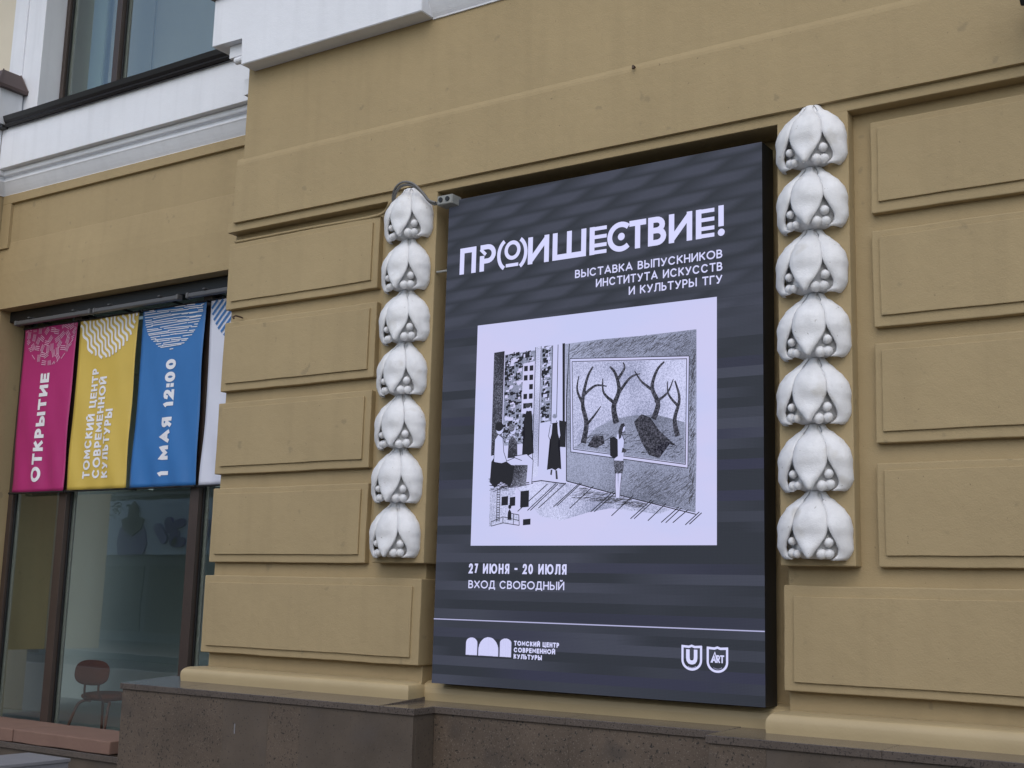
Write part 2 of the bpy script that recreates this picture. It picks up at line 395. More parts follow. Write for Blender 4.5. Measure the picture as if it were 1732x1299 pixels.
# parapet block above the left pier, stepped at its lower left
def parapet():
    pts = [(-1.956, 5.565), (-.181, 5.565), (-.181, 6.185), (-2.30, 6.185), (-2.30, 5.79), (-1.956, 5.79)]
    bm = bmesh.new()
    a = [bm.verts.new((x, -.165, z)) for x, z in pts]; b = [bm.verts.new((x, .34, z)) for x, z in pts]
    bm.faces.new(a); bm.faces.new(b[::-1])
    for i in range(6): bm.faces.new((a[i], b[i], b[(i+1) % 6], a[(i+1) % 6]))
    bmesh.ops.bevel(bm, geom=[e for e in bm.edges], offset=.005, segments=2, affect='EDGES')
    p = kid('parapet', bm_mesh(bm, 'parapet'), WH, B)
    kid('metal_cap', bm_mesh(box_bm(-2.33, -.15, -.20, .36, 6.187, 6.215, .003), 'metal_cap'), M['brown_metal'], p)
    # mirrored one on the right pier
    q = kid('parapet', bm_mesh(box_bm(2.40, 4.6, -.165, .34, 5.565, 6.185, .005), 'parapet'), WH, B)
    kid('metal_cap', bm_mesh(box_bm(2.37, 4.63, -.20, .36, 6.187, 6.215, .003), 'metal_cap'), M['brown_metal'], q)
parapet()
# small stacked cornice pieces seen under the step
box('cornice_bracket', -2.165, -1.99, -.10, .93, 5.685, 5.79, WH, B, .004)
profile_x('cornice_bead', [(-.085+.03*math.cos(t*math.pi/6), 5.655+.028*math.sin(t*math.pi/6)) for t in range(12)], -2.095, -1.97, WH, B)
CORN = [(-.02, 5.555), (.012, 5.555), (.014, 5.565), (.03, 5.59), (.05, 5.625), (.075, 5.672), (.083, 5.682), (.083, 5.697), (.060, 5.705), (.058, 5.737), (.098, 5.742), (.104, 5.752), (.104, 5.788), (.095, 5.806), (-.02, 5.806)]
def shift(pr, dz, k=1.0): return [(a*k, z+dz) for a, z in pr]
# cornice on the main wall between the parapets, and round the pier's left side
profile_path('cornice', [(-.181, -.019), (2.40, -.019)], shift(CORN, 0), WH, B)
profile_path('cornice', [(-2.016, .93), (-2.016, .04)], [(a, z-.02) for a, z in CORN[:9]]+[(-.02, 5.687)], WH, B)
box('cornice_block', -2.082, -2.010, -.0, .93, 5.40, 5.535, WH, B, .004)
# parapet wall between (recedes above the cornice)
box('upper_band', -.18, 2.4, -.06, .3, 5.81, 6.2, WH, B, .005)

# ------------------------------------------------------------------ left bay (recessed wall with shop window)
BY = .95
LJ, RJ = -6.489, -2.22                      # opening jambs
LT = 4.335
bay = box('bay_wall', -6.60, -2.16, BY, 1.40, 4.335, 5.60, OC, B, .004, .0012, seg=.3)
box('bay_wall', -6.60, LJ, BY, 1.40, 0, 4.335, OC, B, .003, .0)
# sunk panel: built from the proud border around it (top and left show)
box('panel_border', -6.58, -2.17, BY-.035, BY+.01, 5.46, 5.555, OC, B, .004, .001)
box('panel_border', -6.58, -6.435, BY-.034, BY+.01, 4.98, 5.46, OC, B, .004, .001)
profile_x('panel_border', [(BY+.01, 5.06), (BY-.001, 5.04), (BY-.012, 4.95), (BY-.026, 4.82), (BY-.034, 4.70), (BY-.036, 4.40), (BY-.034, 4.333), (BY+.01, 4.333)], -6.58, -2.17, OC, B, .2, wob=.001)
profile_path('cornice', [(-6.59, .94), (-2.02, .94)], CORN, WH, B)
# white parapet band carrying the dark metal flashing
box('parapet_band', -6.50, -2.10, .775, 1.2, 5.797, 6.235, WH, B, .006, .002, seg=.25)
profile_x('sill_flashing', [(.755, 6.235), (.735, 6.215), (.72, 6.235), (.735, 6.26), (.715, 6.285), (.70, 6.33), (.73, 6.338), (1.19, 6.42), (1.19, 6.24)], -6.40, -2.06, M['brown_metal'], B, .3, wob=.004)
# the flashing turns the corner at its left end
box('flashing_return', -6.62, -6.40, .70, .93, 6.215, 6.25, M['brown_metal'], B, .006)
# upper storey
box('upper_pilaster', -6.76, -6.205, BY, 1.25, 6.2, 9.5, WH, B, .006)
box('upper_pilaster', -6.70, -6.50, BY-.02, BY+.02, 6.2, 9.5, WH, B, .006)
box('upper_wall', -8.8, -6.76, BY+.01, 1.4, 6.2, 9.5, M['cream'], B, .004)
box('upper_pilaster', -3.0, -1.99, BY, 1.25, 6.2, 9.5, WH, B, .006)
box('upper_lintel', -6.205, -3.0, BY, 1.25, 8.7, 9.5, WH, B, .006)
def window(x0, x1, z0, z1, y, mulls, mw=.075, fw=.07, fd=.09):
    w = kid('window', bm_mesh(box_bm(x0, x1, y+.02, y+fd, z0, z0+fw, .004), 'window'), M['frame'], B)
    def k(nm, *a, m=M['frame']): return kid(nm, bm_mesh(box_bm(*a, .004), nm), m, w)
    k('frame', x0, x1, y, y+fd, z1-fw, z1); k('frame', x0, x0+fw, y, y+fd, z0+fw, z1-fw); k('frame', x1-fw, x1, y, y+fd, z0+fw, z1-fw)
    edges = [x0+fw]
    for mx in mulls:
        k('mullion', mx-mw/2, mx+mw/2, y-.02, y+fd, z0+fw+.001, z1-fw-.001); edges += [mx-mw/2, mx+mw/2]
    edges.append(x1-fw)
    for a, b in zip(edges[::2], edges[1::2]):
        # thin sealed unit with its pale spacer strip
        kid('pane', bm_mesh(box_bm(a-.002, b+.002, y+.045, y+.049, z0+fw-.002, z1-fw+.002), 'pane'), M['glass'], w)
        kid('gasket', bm_mesh(box_bm(a, a+.016, y+.028, y+.044, z0+fw, z1-fw, .002), 'gasket'), M['black'], w)
        kid('spacer', bm_mesh(box_bm(a+.001, a+.045, y+.060, y+.075, z0+fw, z1-fw), 'spacer'), M['blind'], w)
    return w
window(-6.489, -2.2, .165, 4.335, 1.24, [-5.58, -3.70, -2.75], mw=.115, fw=.07)
window(-6.205, -3.0, 6.25, 8.7, 1.20, [-5.285], mw=.085, fw=.055)
box('shutter_box', -6.485, -2.22, 1.06, 1.235, 4.225, 4.333, M['black'], B, .004)
# room behind the shop window
rm = kid('interior_room', bm_mesh(box_bm(-12.2, -1.0, 4.8, 4.9, .0, 4.6), 'interior_room'), M['room'], B)
for nm, a, m in (('room_floor', (-12.2, -1, 1.34, 4.8, .02, .06), M['room_floor']), ('room_ceiling', (-12.2, -1, 1.40, 4.8, 4.5, 4.6), M['room']),
                 ('room_side', (-12.3, -12.2, 1.4, 4.9, 0, 4.6), M['room']), ('room_back_edge', (-1.2, -1.0, 4.7, 4.9, 0, 4.6), M['room'])):
    kid(nm, bm_mesh(box_bm(*a), nm), m, rm)
kid('room_partition', bm_mesh(box_bm(-9.4, -8.3, 3.2, 3.4, .06, 4.5, .01), 'room_partition'), M['blind'], rm)
kid('room_partition', bm_mesh(box_bm(-6.9, -6.0, 4.2, 4.4, .06, 4.5, .01), 'room_partition'), M['room'], rm)
# blinds of the upper window
ub = kid('interior_blind', bm_mesh(box_bm(-5.25, -1.9, 1.62, 1.64, 6.25, 8.7), 'interior_blind'), M['blind'], B)
kid('curtain', bm_mesh(box_bm(-6.6, -5.95, 1.52, 1.56, 6.25, 8.7, .01), 'curtain'), M['blind_green'], ub)
kid('curtain', bm_mesh(box_bm(-5.95, -5.25, 1.60, 1.62, 6.25, 8.7, .01), 'curtain'), M['blind'], ub)
kid('upper_room', bm_mesh(box_bm(-8.8, -1, 2.2, 2.3, 6.0, 9.5), 'upper_room'), M['room'], ub)
# bench under the window
box('window_bench', -6.489, -2.3, .60, 1.26, 0, .165, M['granite2'], B, .004)
box('bench_edge', -6.489, -2.3, .575, .62, .118, .168, M['granite_slab'], B, .003)

# left neighbouring pier (its right side closes the bay), right neighbouring bay
box('pier_wall', -8.8, -6.592, -.02, 1.9, .9, 5.56, OC, B, .006)
profile_path('cornice', [(-8.8, -.02), (-6.592, -.02), (-6.592, .94)], CORN, WH, B)
box('parapet_band', -8.8, -6.50, -.1, .775, 5.81, 6.235, WH, B, .006)
post = box('parapet_post', -6.95, -6.43, .66, .93, 6.26, 6.66, WH, B, .006)
def hip_cap():
    bm = bmesh.new(); x0, x1, y0, y1 = -7.0, -6.372, .60, .945
    rings = []
    for (ins, z) in ((.0, 6.640), (.0, 6.672), (.11, 6.868)):
        rings.append([bm.verts.new(p) for p in ((x0+ins, y0+ins, z), (x1-ins, y0+ins, z), (x1-ins, y1-min(ins, .03), z), (x0+ins, y1-min(ins, .03), z))])
    for a, b in zip(rings, rings[1:]):
        for i in range(4): bm.faces.new((a[i], a[(i+1) % 4], b[(i+1) % 4], b[i]))
    bm.faces.new(rings[0]); bm.faces.new(rings[-1])
    kid('post_cap', bm_mesh(bm, 'post_cap'), M['cap_metal'], post)
    for p, q in (((x1, y0, 6.675), (x1-.11, y0+.11, 6.872)), ((x1, y1, 6.675), (x1-.11, y1-.03, 6.872))):
        kid('seam_rib', bm_mesh(tube_bm([p, q], .008, 6), 'seam_rib'), M['cap_metal'], post)
hip_cap()
box('bay_wall', 4.43, 9.0, BY, 1.4, 0, 9.5, OC, B, .004)
box('cornice_band', 4.44, 9.0, BY-.1, BY, 5.56, 5.8, WH, B, .004)
box('roof_edge', -8.8, 9.0, -.3, 1.9, 9.5, 9.9, WH, B, .01)

# ================================================================== GRANITE PLINTH
G = thing('granite_plinth', 'brown polished granite plinth with projecting slab along the foot of the wall', 'plinth')
def slab(pts, zf, zb, th=.042, side_m=M['granite_slab']):
    """pts: plan outline as (x, y, z_top)"""
    bm = bmesh.new(); a = [bm.verts.new(p) for p in pts]; b = [bm.verts.new((p[0], p[1], p[2]-th)) for p in pts]
    bm.faces.new(a); bm.faces.new(b[::-1]); n = len(pts)
    for i in range(n): bm.faces.new((a[i], b[i], b[(i+1) % n], a[(i+1) % n]))
    bmesh.ops.bevel(bm, geom=bm.edges[:], offset=.003, segments=1, affect='EDGES')
    return kid('capping_slab', bm_mesh(bm, 'capping_slab'), side_m, G)
zL, zR = .867, .866
def cut_slabs(xs, y0, y1, z0, z1):
    for a, b in zip(xs, xs[1:]):
        slab([(a+.001, y0, z0), (b-.001, y0, z0), (b-.001, y1, z1), (a+.001, y1, z1)], z0, z1)
cut_slabs([-2.575, -1.95, -1.04, -.128], -.36, .12, .867, .902)
slab([(-.126, -.36, .867), (.149, -.36, .867), (.149, -.157, .871), (-.126, -.157, .871)], 0, 0)
slab([(-2.575, .122, .902), (-2.15, .122, .902), (-2.15, .93, .902), (-2.575, .93, .895)], 0, 0)
cut_slabs([-.126, 1.10, 2.086], -.155, .26, .871, .885)
cut_slabs([2.087, 3.02, 3.95, 4.83], -.36, .26, .868, .880)
def tiles(xs, y, z0, z1, mats, th=.03, alongy=False):
    for i, (a, b) in enumerate(zip(xs, xs[1:])):
        if alongy: bmx = box_bm(y, y+th, a+.001, b-.001, z0, z1, .002)
        else: bmx = box_bm(a+.0005, b-.0005, y+random.uniform(0, .0012), y+th, z0, z1, .002)
        kid('granite_tile', bm_mesh(bmx, 'granite_tile'), M[mats[i % len(mats)]], G)
tiles([-2.56, -1.507, -1.085, -.80, .135], -.345, .02, .826, ['granite', 'granite2', 'granite', 'granite2'])
tiles([-.315, .1], .105, .02, .826, ['granite2'], alongy=True)
tiles([.137, 1.12, 2.10], -.14, .02, .831, ['granite', 'granite', 'granite2', 'granite'])
tiles([2.10, 2.42, 3.45, 4.1, 4.8], -.345, .02, .826, ['granite', 'granite2', 'granite2', 'granite', 'granite2'])
kid('plinth_core', bm_mesh(box_bm(-2.54, .10, -.315, 1.0, 0, .824), 'plinth_core'), M['granite2'], G)
kid('plinth_core', bm_mesh(box_bm(.101, 2.10, -.11, 1.0, 0, .82), 'plinth_core'), M['granite2'], G)
kid('plinth_core', bm_mesh(box_bm(2.13, 4.8, -.315, 1.0, 0, .82), 'plinth_core'), M['granite2'], G)
kid('paint_smear', bm_mesh(box_bm(-1.392, -1.384, -.3475, -.3462, .60, .665), 'paint_smear'), M['step_stone'], G)
tiles([-.315, .2, .75], -2.572, .02, .826, ['granite2', 'granite'], alongy=True)

# ================================================================== FLOWER GARLANDS
def bud_meshes(var):
    def R(t):
        ks = [(0, .052), (.06, .066), (.14, .105), (.25, .150), (.4, .185), (.55, .199), (.7, .200), (.82, .192), (.92, .172), (1.0, .145)]
        for (a, ra), (b, rb) in zip(ks, ks[1:]):
            if t <= b:
                s = (t-a)/(b-a); s = s*s*(3-2*s)*.35+s*.65; return ra+(rb-ra)*s
        return ks[-1][1]
    H = .372; DEP = .66
    def pos(th, t, r): return Vector((r*math.sin(th), -r*DEP*math.cos(th), -H*t))
    def lerp(ks, t):
        for (a, ra), (b, rb) in zip(ks, ks[1:]):
            if t <= b: return ra+(rb-ra)*(t-a)/(b-a)
        return ks[-1][1]
    def petal(lo, hi, t0, t1, bulge, lip, nu=14, nv=24, seed=0, dip=0):
        bm = bmesh.new(); outer = []; inner = []
        for j in range(nv+1):
            t = t0+(t1-t0)*j/nv; ro, ri = [], []
            a, b = rad(lo(t)), rad(hi(t))
            for i in range(nu+1):
                s = i/nu; th = a+(b-a)*s; q = 2*s-1
                r = R(t)*(1+bulge*(1-q*q)-.05*abs(q)**3)
                r += lip*max(0, (t-.68)/.3)**2 - dip*R(t)*math.exp(-((t-.66)/.13)**2)*(1-q*q)
                p = pos(th, t, r); p += noise.noise_vector(p*14+Vector((seed*3.7, 0, 0)))*.0045
                ro.append(bm.verts.new(p)); ri.append(bm.verts.new(pos(th, t, max(.02, r-.014-.006*(1-abs(q))))))
            outer.append(ro); inner.append(ri)
        for L, fl in ((outer, 0), (inner, 1)):
            for A, C in zip(L, L[1:]):
                for i in range(nu):
                    f = (A[i], A[i+1], C[i+1], C[i]); bm.faces.new(f[::-1] if fl else f)
        for e in (0, nu):
            for j in range(nv):
                f = (outer[j][e], outer[j+1][e], inner[j+1][e], inner[j][e]); bm.faces.new(f)
        for e in (0, nv):
            for i in range(nu): bm.faces.new((outer[e][i], outer[e][i+1], inner[e][i+1], inner[e][i]))
        bmesh.ops.remove_doubles(bm, verts=bm.verts, dist=.0006)
        me = bm_mesh(bm, 'petal', True); return me
    rv = random.Random(40+var); w_ = rv.uniform(-1.5, 1.5)
    hw = [(0, 30), (.04, 21), (.10, 22), (.16, 28), (.3, 32), (.46, 32), (.58, 30), (.68, 26), (.78, 19), (.87, 11), (.94, 6), (1, 1.5)]
    cen = petal(lambda t: -lerp(hw, t)+2+w_, lambda t: lerp(hw, t)+2+w_, 0, .985+rv.uniform(-.01, .01), .11, .042, seed=1+var*5, dip=.12)
    inn = [(0, 34), (.04, 45), (.10, 44), (.16, 31), (.3, 33), (.48, 32), (.57, 36), (.66, 43), (.75, 51), (.83, 58), (.90, 61), (.96, 55), (1, 46)]
    rgt = petal(lambda t: lerp(inn, t)+w_, lambda t: 108, 0, .99, .10, .010, seed=2+var*5, dip=.05)
    lft = petal(lambda t: -108, lambda t: -lerp(inn, t)+w_+2, 0, .99, .10, .010, seed=3+var*5, dip=.05)
    # inner cup: the hollow behind the berries
    bm = bmesh.new(); rings = []
    for j in range(17):
        t = j/16*.975; k = .74 if t < .3 else (.74-.12*min(1, (t-.3)/.2))
        if t > .86: k *= 1-((t-.86)/.10)**2*.35
        rings.append([bm.verts.new(pos(rad(-104+208*i/24), t, R(t)*k*(1+.45*max(0, abs(-104+208*i/24)-62)/42))) for i in range(25)])
    for A, C in zip(rings, rings[1:]):
        for i in range(24): bm.faces.new((A[i], A[i+1], C[i+1], C[i]))
    c = bm.verts.new((0, -.02, -H*.975))
    for i in range(24): bm.faces.new((rings[-1][i], rings[-1][i+1], c))
    cup = bm_mesh(bm, 'calyx', True)
    def berry(r):
        bm = bmesh.new(); bmesh.ops.create_uvsphere(bm, u_segments=14, v_segments=9, radius=r)
        for v in bm.verts: v.co += noise.noise_vector(v.co*30)*.002
        return bm_mesh(bm, 'berry', True)
    q = lambda: rv.uniform(-2, 2)
    bs = [(berry(.027), [(41+q(), .745, .78)]), (berry(.030), [(24+q(), .915, .80)]), (berry(.028), [(46+q(), .905, .78)]), (berry(.023), [(-42+q(), .74, .78), (-33+q(), .91, .80)]), (berry(.027), [(-53+q(), .90, .78)])]
    bl = []
    for me, L in bs:
        me.materials.append(M['plaster'])
        for th, t, k in L: bl.append((me, pos(rad(th), t, R(t)*k)))
    for me in (cen, rgt, lft, cup): me.materials.append(M['plaster'])
    return cen, rgt, lft, cup, bl
BUDS = [bud_meshes(v) for v in range(5)]
def garland(x, ztop, zbot, label, sx):
    g = thing('flower_garland', label, 'garland', 'white plaster garlands beside the screen', (x, 0, zbot))
    n = 7; pitch = (ztop-zbot-.372)/6
    for i in range(n):
        b = bpy.data.objects.new('bud', None); COL.objects.link(b); b.empty_display_size = .05
        b.parent = g; b.location = (random.uniform(-.004, .004), -.004, ztop-zbot-i*pitch)
        b.rotation_euler = (0, rad(random.uniform(-1.5, 1.5)), rad(random.uniform(-3, 3))); b.scale = (sx, 1, 1)
        CEN, RGT, LFT, CUP, BERRIES = BUDS[random.randrange(5)]
        for nm, me in (('petal', CEN), ('petal', RGT), ('petal', LFT), ('calyx', CUP)):
            o = bpy.data.objects.new(nm, me); COL.objects.link(o); o.parent = b
        for me, p in BERRIES:
            o = bpy.data.objects.new('berry', me); COL.objects.link(o); o.parent = b
            o.location = p+Vector((random.uniform(-.002, .002), 0, random.uniform(-.003, .003)))
garland(-.335, 4.335, 1.785, 'white plaster garland left of the screen with grey cable looped over its top bud', .98)
garland(2.577, 4.345, 1.785, 'white plaster garland of seven drooping buds right of the screen', .99)

# ================================================================== LED SCREEN
SC = thing('led_screen', 'large black framed outdoor LED poster screen showing an exhibition poster in the wall niche', 'screen', loc=(1.135, .1, 1.0))
SX = 2.272
kid('housing', bm_mesh(box_bm(0, SX, .002, .165, 1.0, 4.2, .002), 'housing'), M['black'], SC)
for mx in (.3, 1.1, 1.9): kid('mounting_rail', bm_mesh(box_bm(mx, mx+.06, .165, .24, 1.1, 4.1, .002), 'mounting_rail'), M['black'], SC)
kid('side_bracket', bm_mesh(tube_bm([(-.10, .02, 3.72), (-.0, .02, 3.72)], .008, 8), 'side_bracket'), M['grey_box'], SC)
# LED modules: 7 columns by 10 rows
for c in range(7):
    for r in range(10):
        w = SX/7; bmx = bmesh.new()
        x0, x1, z0, z1 = c*w+.0002, (c+1)*w-.0002, 1+r*.32+.0002, 1+(r+1)*.32-.0002
        bmx = box_bm(x0, x1, 0, .0018, z0, z1)
        kid('led_module', bm_mesh(bmx, 'led_module'), M['s_bg'], SC)

# ---- stroke lettering
def ell(cx, cy, rx, ry, a0, a1, n=18): return [(cx+rx*math.cos(rad(a0+(a1-a0)*i/n)), cy+ry*math.sin(rad(a0+(a1-a0)*i/n))) for i in range(n+1)]
def bowl(y0, y1, x=1.0, xs=.0, flat=.5):
    m = (y0+y1)/2; return [(xs, y0)] + ell(flat*x, m, x-flat*x, (y1-y0)/2, -90, 90, 10) + [(xs, y1)]
GL = {
 'П': (.74, [[(0, 0), (0, 1), (1, 1), (1, 0)]]), 'Р': (.62, [[(0, 0), (0, 1)], bowl(.42, 1)]), 'О': (.98, ['O']), 'С': (.88, [ell(.5, .5, .5, .5, 45, 315, 20)]),
 'И': (.76, [[(0, 1), (0, 0)], [(1, 1), (1, 0)], [(0.02, .03), (.98, .97)]]), 'Ш': (1.0, [[(0, 1), (0, 0), (1, 0), (1, 1)], [(.5, 0.02), (.5, 1)]]),
 'Е': (.62, [[(1, 1), (0, 1), (0, 0), (1, 0)], [(0.02, .5), (.92, .5)]]), 'Т': (.72, [[(0, 1), (1, 1)], [(.5, .98), (.5, 0)]]),
 'В': (.66, [[(0, 0), (0, 1)], bowl(0, .53), bowl(.53, 1, .9)]), '!': (.16, [[(.5, 1), (.5, .32)], [(.5, .04), (.5, 0)]]),
 'А': (.86, [[(0, 0), (.5, 1), (1, 0)], [(.2, .3), (.8, .3)]]), 'К': (.70, [[(0, 0), (0, 1)], [(1, 1), (.06, .45)], [(.3, .6), (1, 0)]]),
 'Ы': (.94, [bowl(0, .55, .62, 0), [(0, 0), (0, 1)], [(1, 0), (1, 1)]]), 'У': (.76, [[(0, 1), (.52, .36)], [(1, 1), (.5, .2), (.36, 0), (.12, 0)]]),
 'Н': (.72, [[(0, 0), (0, 1)], [(1, 0), (1, 1)], [(.02, .5), (.98, .5)]]), 'Л': (.76, [[(0, 0), (.16, .06), (.26, 1), (1, 1), (1, 0)]]),
 'Ь': (.60, [[(0, 1), (0, .55)], bowl(0, .55)+[(0, 0)]]), 'Г': (.56, [[(0, 0), (0, 1), (1, 1)]]), 'М': (.90, [[(0, 0), (0, 1), (.5, .3), (1, 1), (1, 0)]]),
 'Я': (.64, [[(1, 0), (1, 1), (.45, 1)]+[(1-x, y) for x, y in ell(.5, .71, .5, .29, 90, 270, 2)[:0]]+[(.35, 1), (.1, .92), (0, .71), (.1, .5), (.35, .42), (.98, .42)], [(.5, .4), (.05, 0)]]),
 'Ю': (1.16, [[(0, 0), (0, 1)], [(0, .5), (.26, .5)], 'YO']), 'Й': (.76, [[(0, 1), (0, 0)], [(1, 1), (1, 0)], [(0.02, .03), (.98, .97)], [(.28, 1.28), (.4, 1.2), (.6, 1.2), (.72, 1.28)]]),
 'Х': (.80, [[(0, 0), (1, 1)], [(0, 1), (1, 0)]]), 'Д': (.86, [[(.16, 0.02), (.3, 1), (.84, 1), (.84, 0.02)], [(0, -.16), (0, 0), (1, 0), (1, -.16)]]),
 'Б': (.64, [[(.9, 1), (0, 1), (0, .0)], bowl(0, .56)]), 'Ц': (.80, [[(0, 1), (0, 0), (.86, 0), (.86, 1)], [(.9, 0), (1, 0), (1, -.2)]]),
 '2': (.60, [[(0, .76), (.08, .93), (.3, 1), (.7, 1), (.93, .9), (1, .74), (.9, .54), (0, 0), (1, 0)]]), '7': (.56, [[(0, 1), (1, 1), (.3, 0)]]),
 '0': (.66, ['O']), '1': (.34, [[(0, .82), (.55, 1), (.55, 0)]]), ':': (.18, [[(.5, .74), (.5, .66)], [(.5, .2), (.5, .12)]]), '-': (.42, [[(0, .5), (1, .5)]]), ' ': (.36, []),
 'U': (.72, [[(0, 1), (0, .45), (.05, .2), (.2, .05), (.4, 0), (.6, 0), (.8, .05), (.95, .2), (1, .45), (1, 1)]]), 'A': (.8, [[(0, 0), (.5, 1), (1, 0)], [(.2, .3), (.8, .3)]]),
 'R': (.64, [[(0, 0), (0, 1)], bowl(.45, 1), [(.4, .45), (1, 0)]]), 'T': (.7, [[(0, 1), (1, 1)], [(.5, .98), (.5, 0)]]),
}
def ribbon(bm, pts, t, fr, closed=False, cap=True, lift=0., maxseg=None):
    """pts in flat (a, b) coordinates; fr(a, b, lift) -> world"""
    P = [Vector(p) for p in pts]
    Q = [P[0]]
    for p in P[1:]:
        if (p-Q[-1]).length > 1e-5: Q.append(p)
    P = Q
    if closed and (P[0]-P[-1]).length < 1e-5: P.pop()
    if len(P) < 2: return
    if cap and not closed:
        d = (P[0]-P[1]).normalized(); P[0] = P[0]+d*t/2*cap
        d = (P[-1]-P[-2]).normalized(); P[-1] = P[-1]+d*t/2*cap
    if maxseg:
        Q = [P[0]]
        for a, b in zip(P, P[1:]):
            k = max(1, int((b-a).length/maxseg)+1)
            for i in range(1, k+1): Q.append(a+(b-a)*i/k)
        P = Q
    n = len(P); L = []; Rr = []
    for i in range(n):
        a = P[i-1] if (i > 0 or closed) else None; b = P[(i+1) % n] if (i < n-1 or closed) else None
        p = P[i]
        ds = []
        if a is not None: ds.append((p-a).normalized())
        if b is not None: ds.append((b-p).normalized())
        ns = [Vector((-d.y, d.x)) for d in ds]
        if len(ns) == 2:
            m = ns[0]+ns[1]
            if m.length < 1e-4: m = ns[0]
            else: m = m/max(.32, m.dot(ns[0])) if m.length else ns[0]
        else: m = ns[0]
        L.append(bm.verts.new(fr(p.x+m.x*t/2, p.y+m.y*t/2, lift))); Rr.append(bm.verts.new(fr(p.x-m.x*t/2, p.y-m.y*t/2, lift)))
    for i in range(n-1 if not closed else n):
        j = (i+1) % n
        bm.faces.new((L[i], L[j], Rr[j], Rr[i]))
def text_objs(s, x0, z0, H, t, width, fr, m, parent, sp=.22, maxseg=None, name='letter'):
    gap = t*sp*4; nat = sum(GL[c][0]*H for c in s); k = (width-gap*(len(s)-1))/nat; x = x0
    for c in s:
        gw = GL[c][0]*H*k
        if c != ' ':
            bm = bmesh.new(); text_bm(bm, c, x, z0, H, t, gw, fr, sp, maxseg); fin(bm, name, m, parent)
        x += gw+gap
def text_w(s, H, t, sp): return sum(GL[c][0]*H for c in s)+sp*(len(s)-1)
def text_bm(bm, s, x0, z0, H, t, width, fr, sp=.22, maxseg=None, shear=0):
    """width: total measured width; letter widths are scaled to fit"""
    gap = t*sp*4
    nat = sum(GL[c][0]*H for c in s); k = (width-gap*(len(s)-1))/nat
    x = x0; cnt = 0
    for c in s:
        gw = GL[c][0]*H*k; gw_i = max(gw-t, .0001)
        mp = lambda u, v: (x+t/2+u*gw_i, z0+t/2+v*(H-t))
        for st in GL[c][1]:
            lift = (cnt % 5)*.00006; cnt += 1
            if st == 'O': ribbon(bm, [mp(u, v) for u, v in ell(.5, .5, .5, .5, 0, 360, 24)], t, fr, True, 0, lift, maxseg)
            elif st == 'YO': ribbon(bm, [mp(u, v) for u, v in ell(.63, .5, .37, .5, 0, 360, 22)], t, fr, True, 0, lift, maxseg)
            else:
                diag = c in 'ИЙХАУКМ7' and abs(st[0][0]-st[-1][0]) > .2
                ribbon(bm, [mp(u, v) for u, v in st], t, fr, False, .35 if diag else 1, lift, maxseg)
        x += gw+gap
def fr_s(a, b, lift): return Vector((a, -.0022-lift, b))
def fin(bm, name, m, parent):
    me = bpy.data.meshes.new(name); bm.to_mesh(me); bm.free(); return kid(name, me, m, parent)
def letters(s, x0, z0, H, t, width, m='s_white', sp=.22):
    text_objs(s, x0, z0, H, t, width, fr_s, M[m], SC, sp)
# heading, letter by letter as on the poster
HZ, HH, HT = 3.670, .180, .036
def head(c, x0, x1):
    bm = bmesh.new(); text_bm(bm, c, x0, HZ, HH, HT, x1-x0, fr_s); return fin(bm, 'heading_letter', M['s_white'], SC)
head('П', .110, .243)
bm = bmesh.new()
ribbon(bm, [(.292, HZ+.018), (.292, HZ+.088)], HT, fr_s); ribbon(bm, [(.279, HZ+.152), (.322, HZ+.112)], .022, fr_s, cap=0, lift=.00007)
ribbon(bm, [(.282, HZ+.164)]+ell(.336, HZ+.116, .050, .048, 90, -90, 12)+[(.29, HZ+.068)], .033, fr_s, lift=.00014, cap=.3)
fin(bm, 'heading_letter', M['s_white'], SC)
for sgn, cx in ((1, .505), (-1, .562)):
    bm = bmesh.new(); pts = [(cx-sgn*.078*math.cos(rad(a)), HZ+.09+.101*math.sin(rad(a))) for a in range(-64, 65, 8)]
    ribbon(bm, pts, .026, fr_s, cap=0); fin(bm, 'heading_letter', M['s_white'], SC)
bm = bmesh.new(); ribbon(bm, ell(.535, HZ+.114, .050, .052, 0, 360, 28), .026, fr_s, True, 0); ribbon(bm, [(.496, HZ+.014), (.572, HZ+.014)], .022, fr_s, lift=.00007); fin(bm, 'heading_letter', M['s_white'], SC)
head('И', .657, .818); head('Ш', .845, 1.094)
def stripeE(x0, x1):
    bm = bmesh.new(); ribbon(bm, [(x0+.018, HZ+.018), (x0+.018, HZ+.162)], HT, fr_s)
    for i, z in enumerate((.014, .058, .112, .166)): ribbon(bm, [(x0+.03, HZ+z), (x1-.012, HZ+z)], .024, fr_s, lift=.00007)
    fin(bm, 'heading_letter', M['s_white'], SC)
stripeE(1.119, 1.242)
bm = bmesh.new(); ribbon(bm, ell(1.342, HZ+.090, .078, .078, 48, 312, 26), .034, fr_s, cap=0)
bm.faces.new([bm.verts.new(fr_s(1.346+.024*math.cos(a*math.pi/10), HZ+.090+.024*math.sin(a*math.pi/10), .00007)) for a in range(20)]); fin(bm, 'heading_letter', M['s_white'], SC)
head('Т', 1.402, 1.518); head('В', 1.532, 1.655); head('И', 1.673, 1.828); stripeE(1.852, 1.972)
bm = bmesh.new(); ribbon(bm, [(2.015, HZ+.168), (2.015, HZ+.075)], .034, fr_s)
bm.faces.new([bm.verts.new(fr_s(2.016+.022*math.cos(a*math.pi/10), HZ+.021+.022*math.sin(a*math.pi/10), 0)) for a in range(20)]); fin(bm, 'heading_letter', M['s_white'], SC)
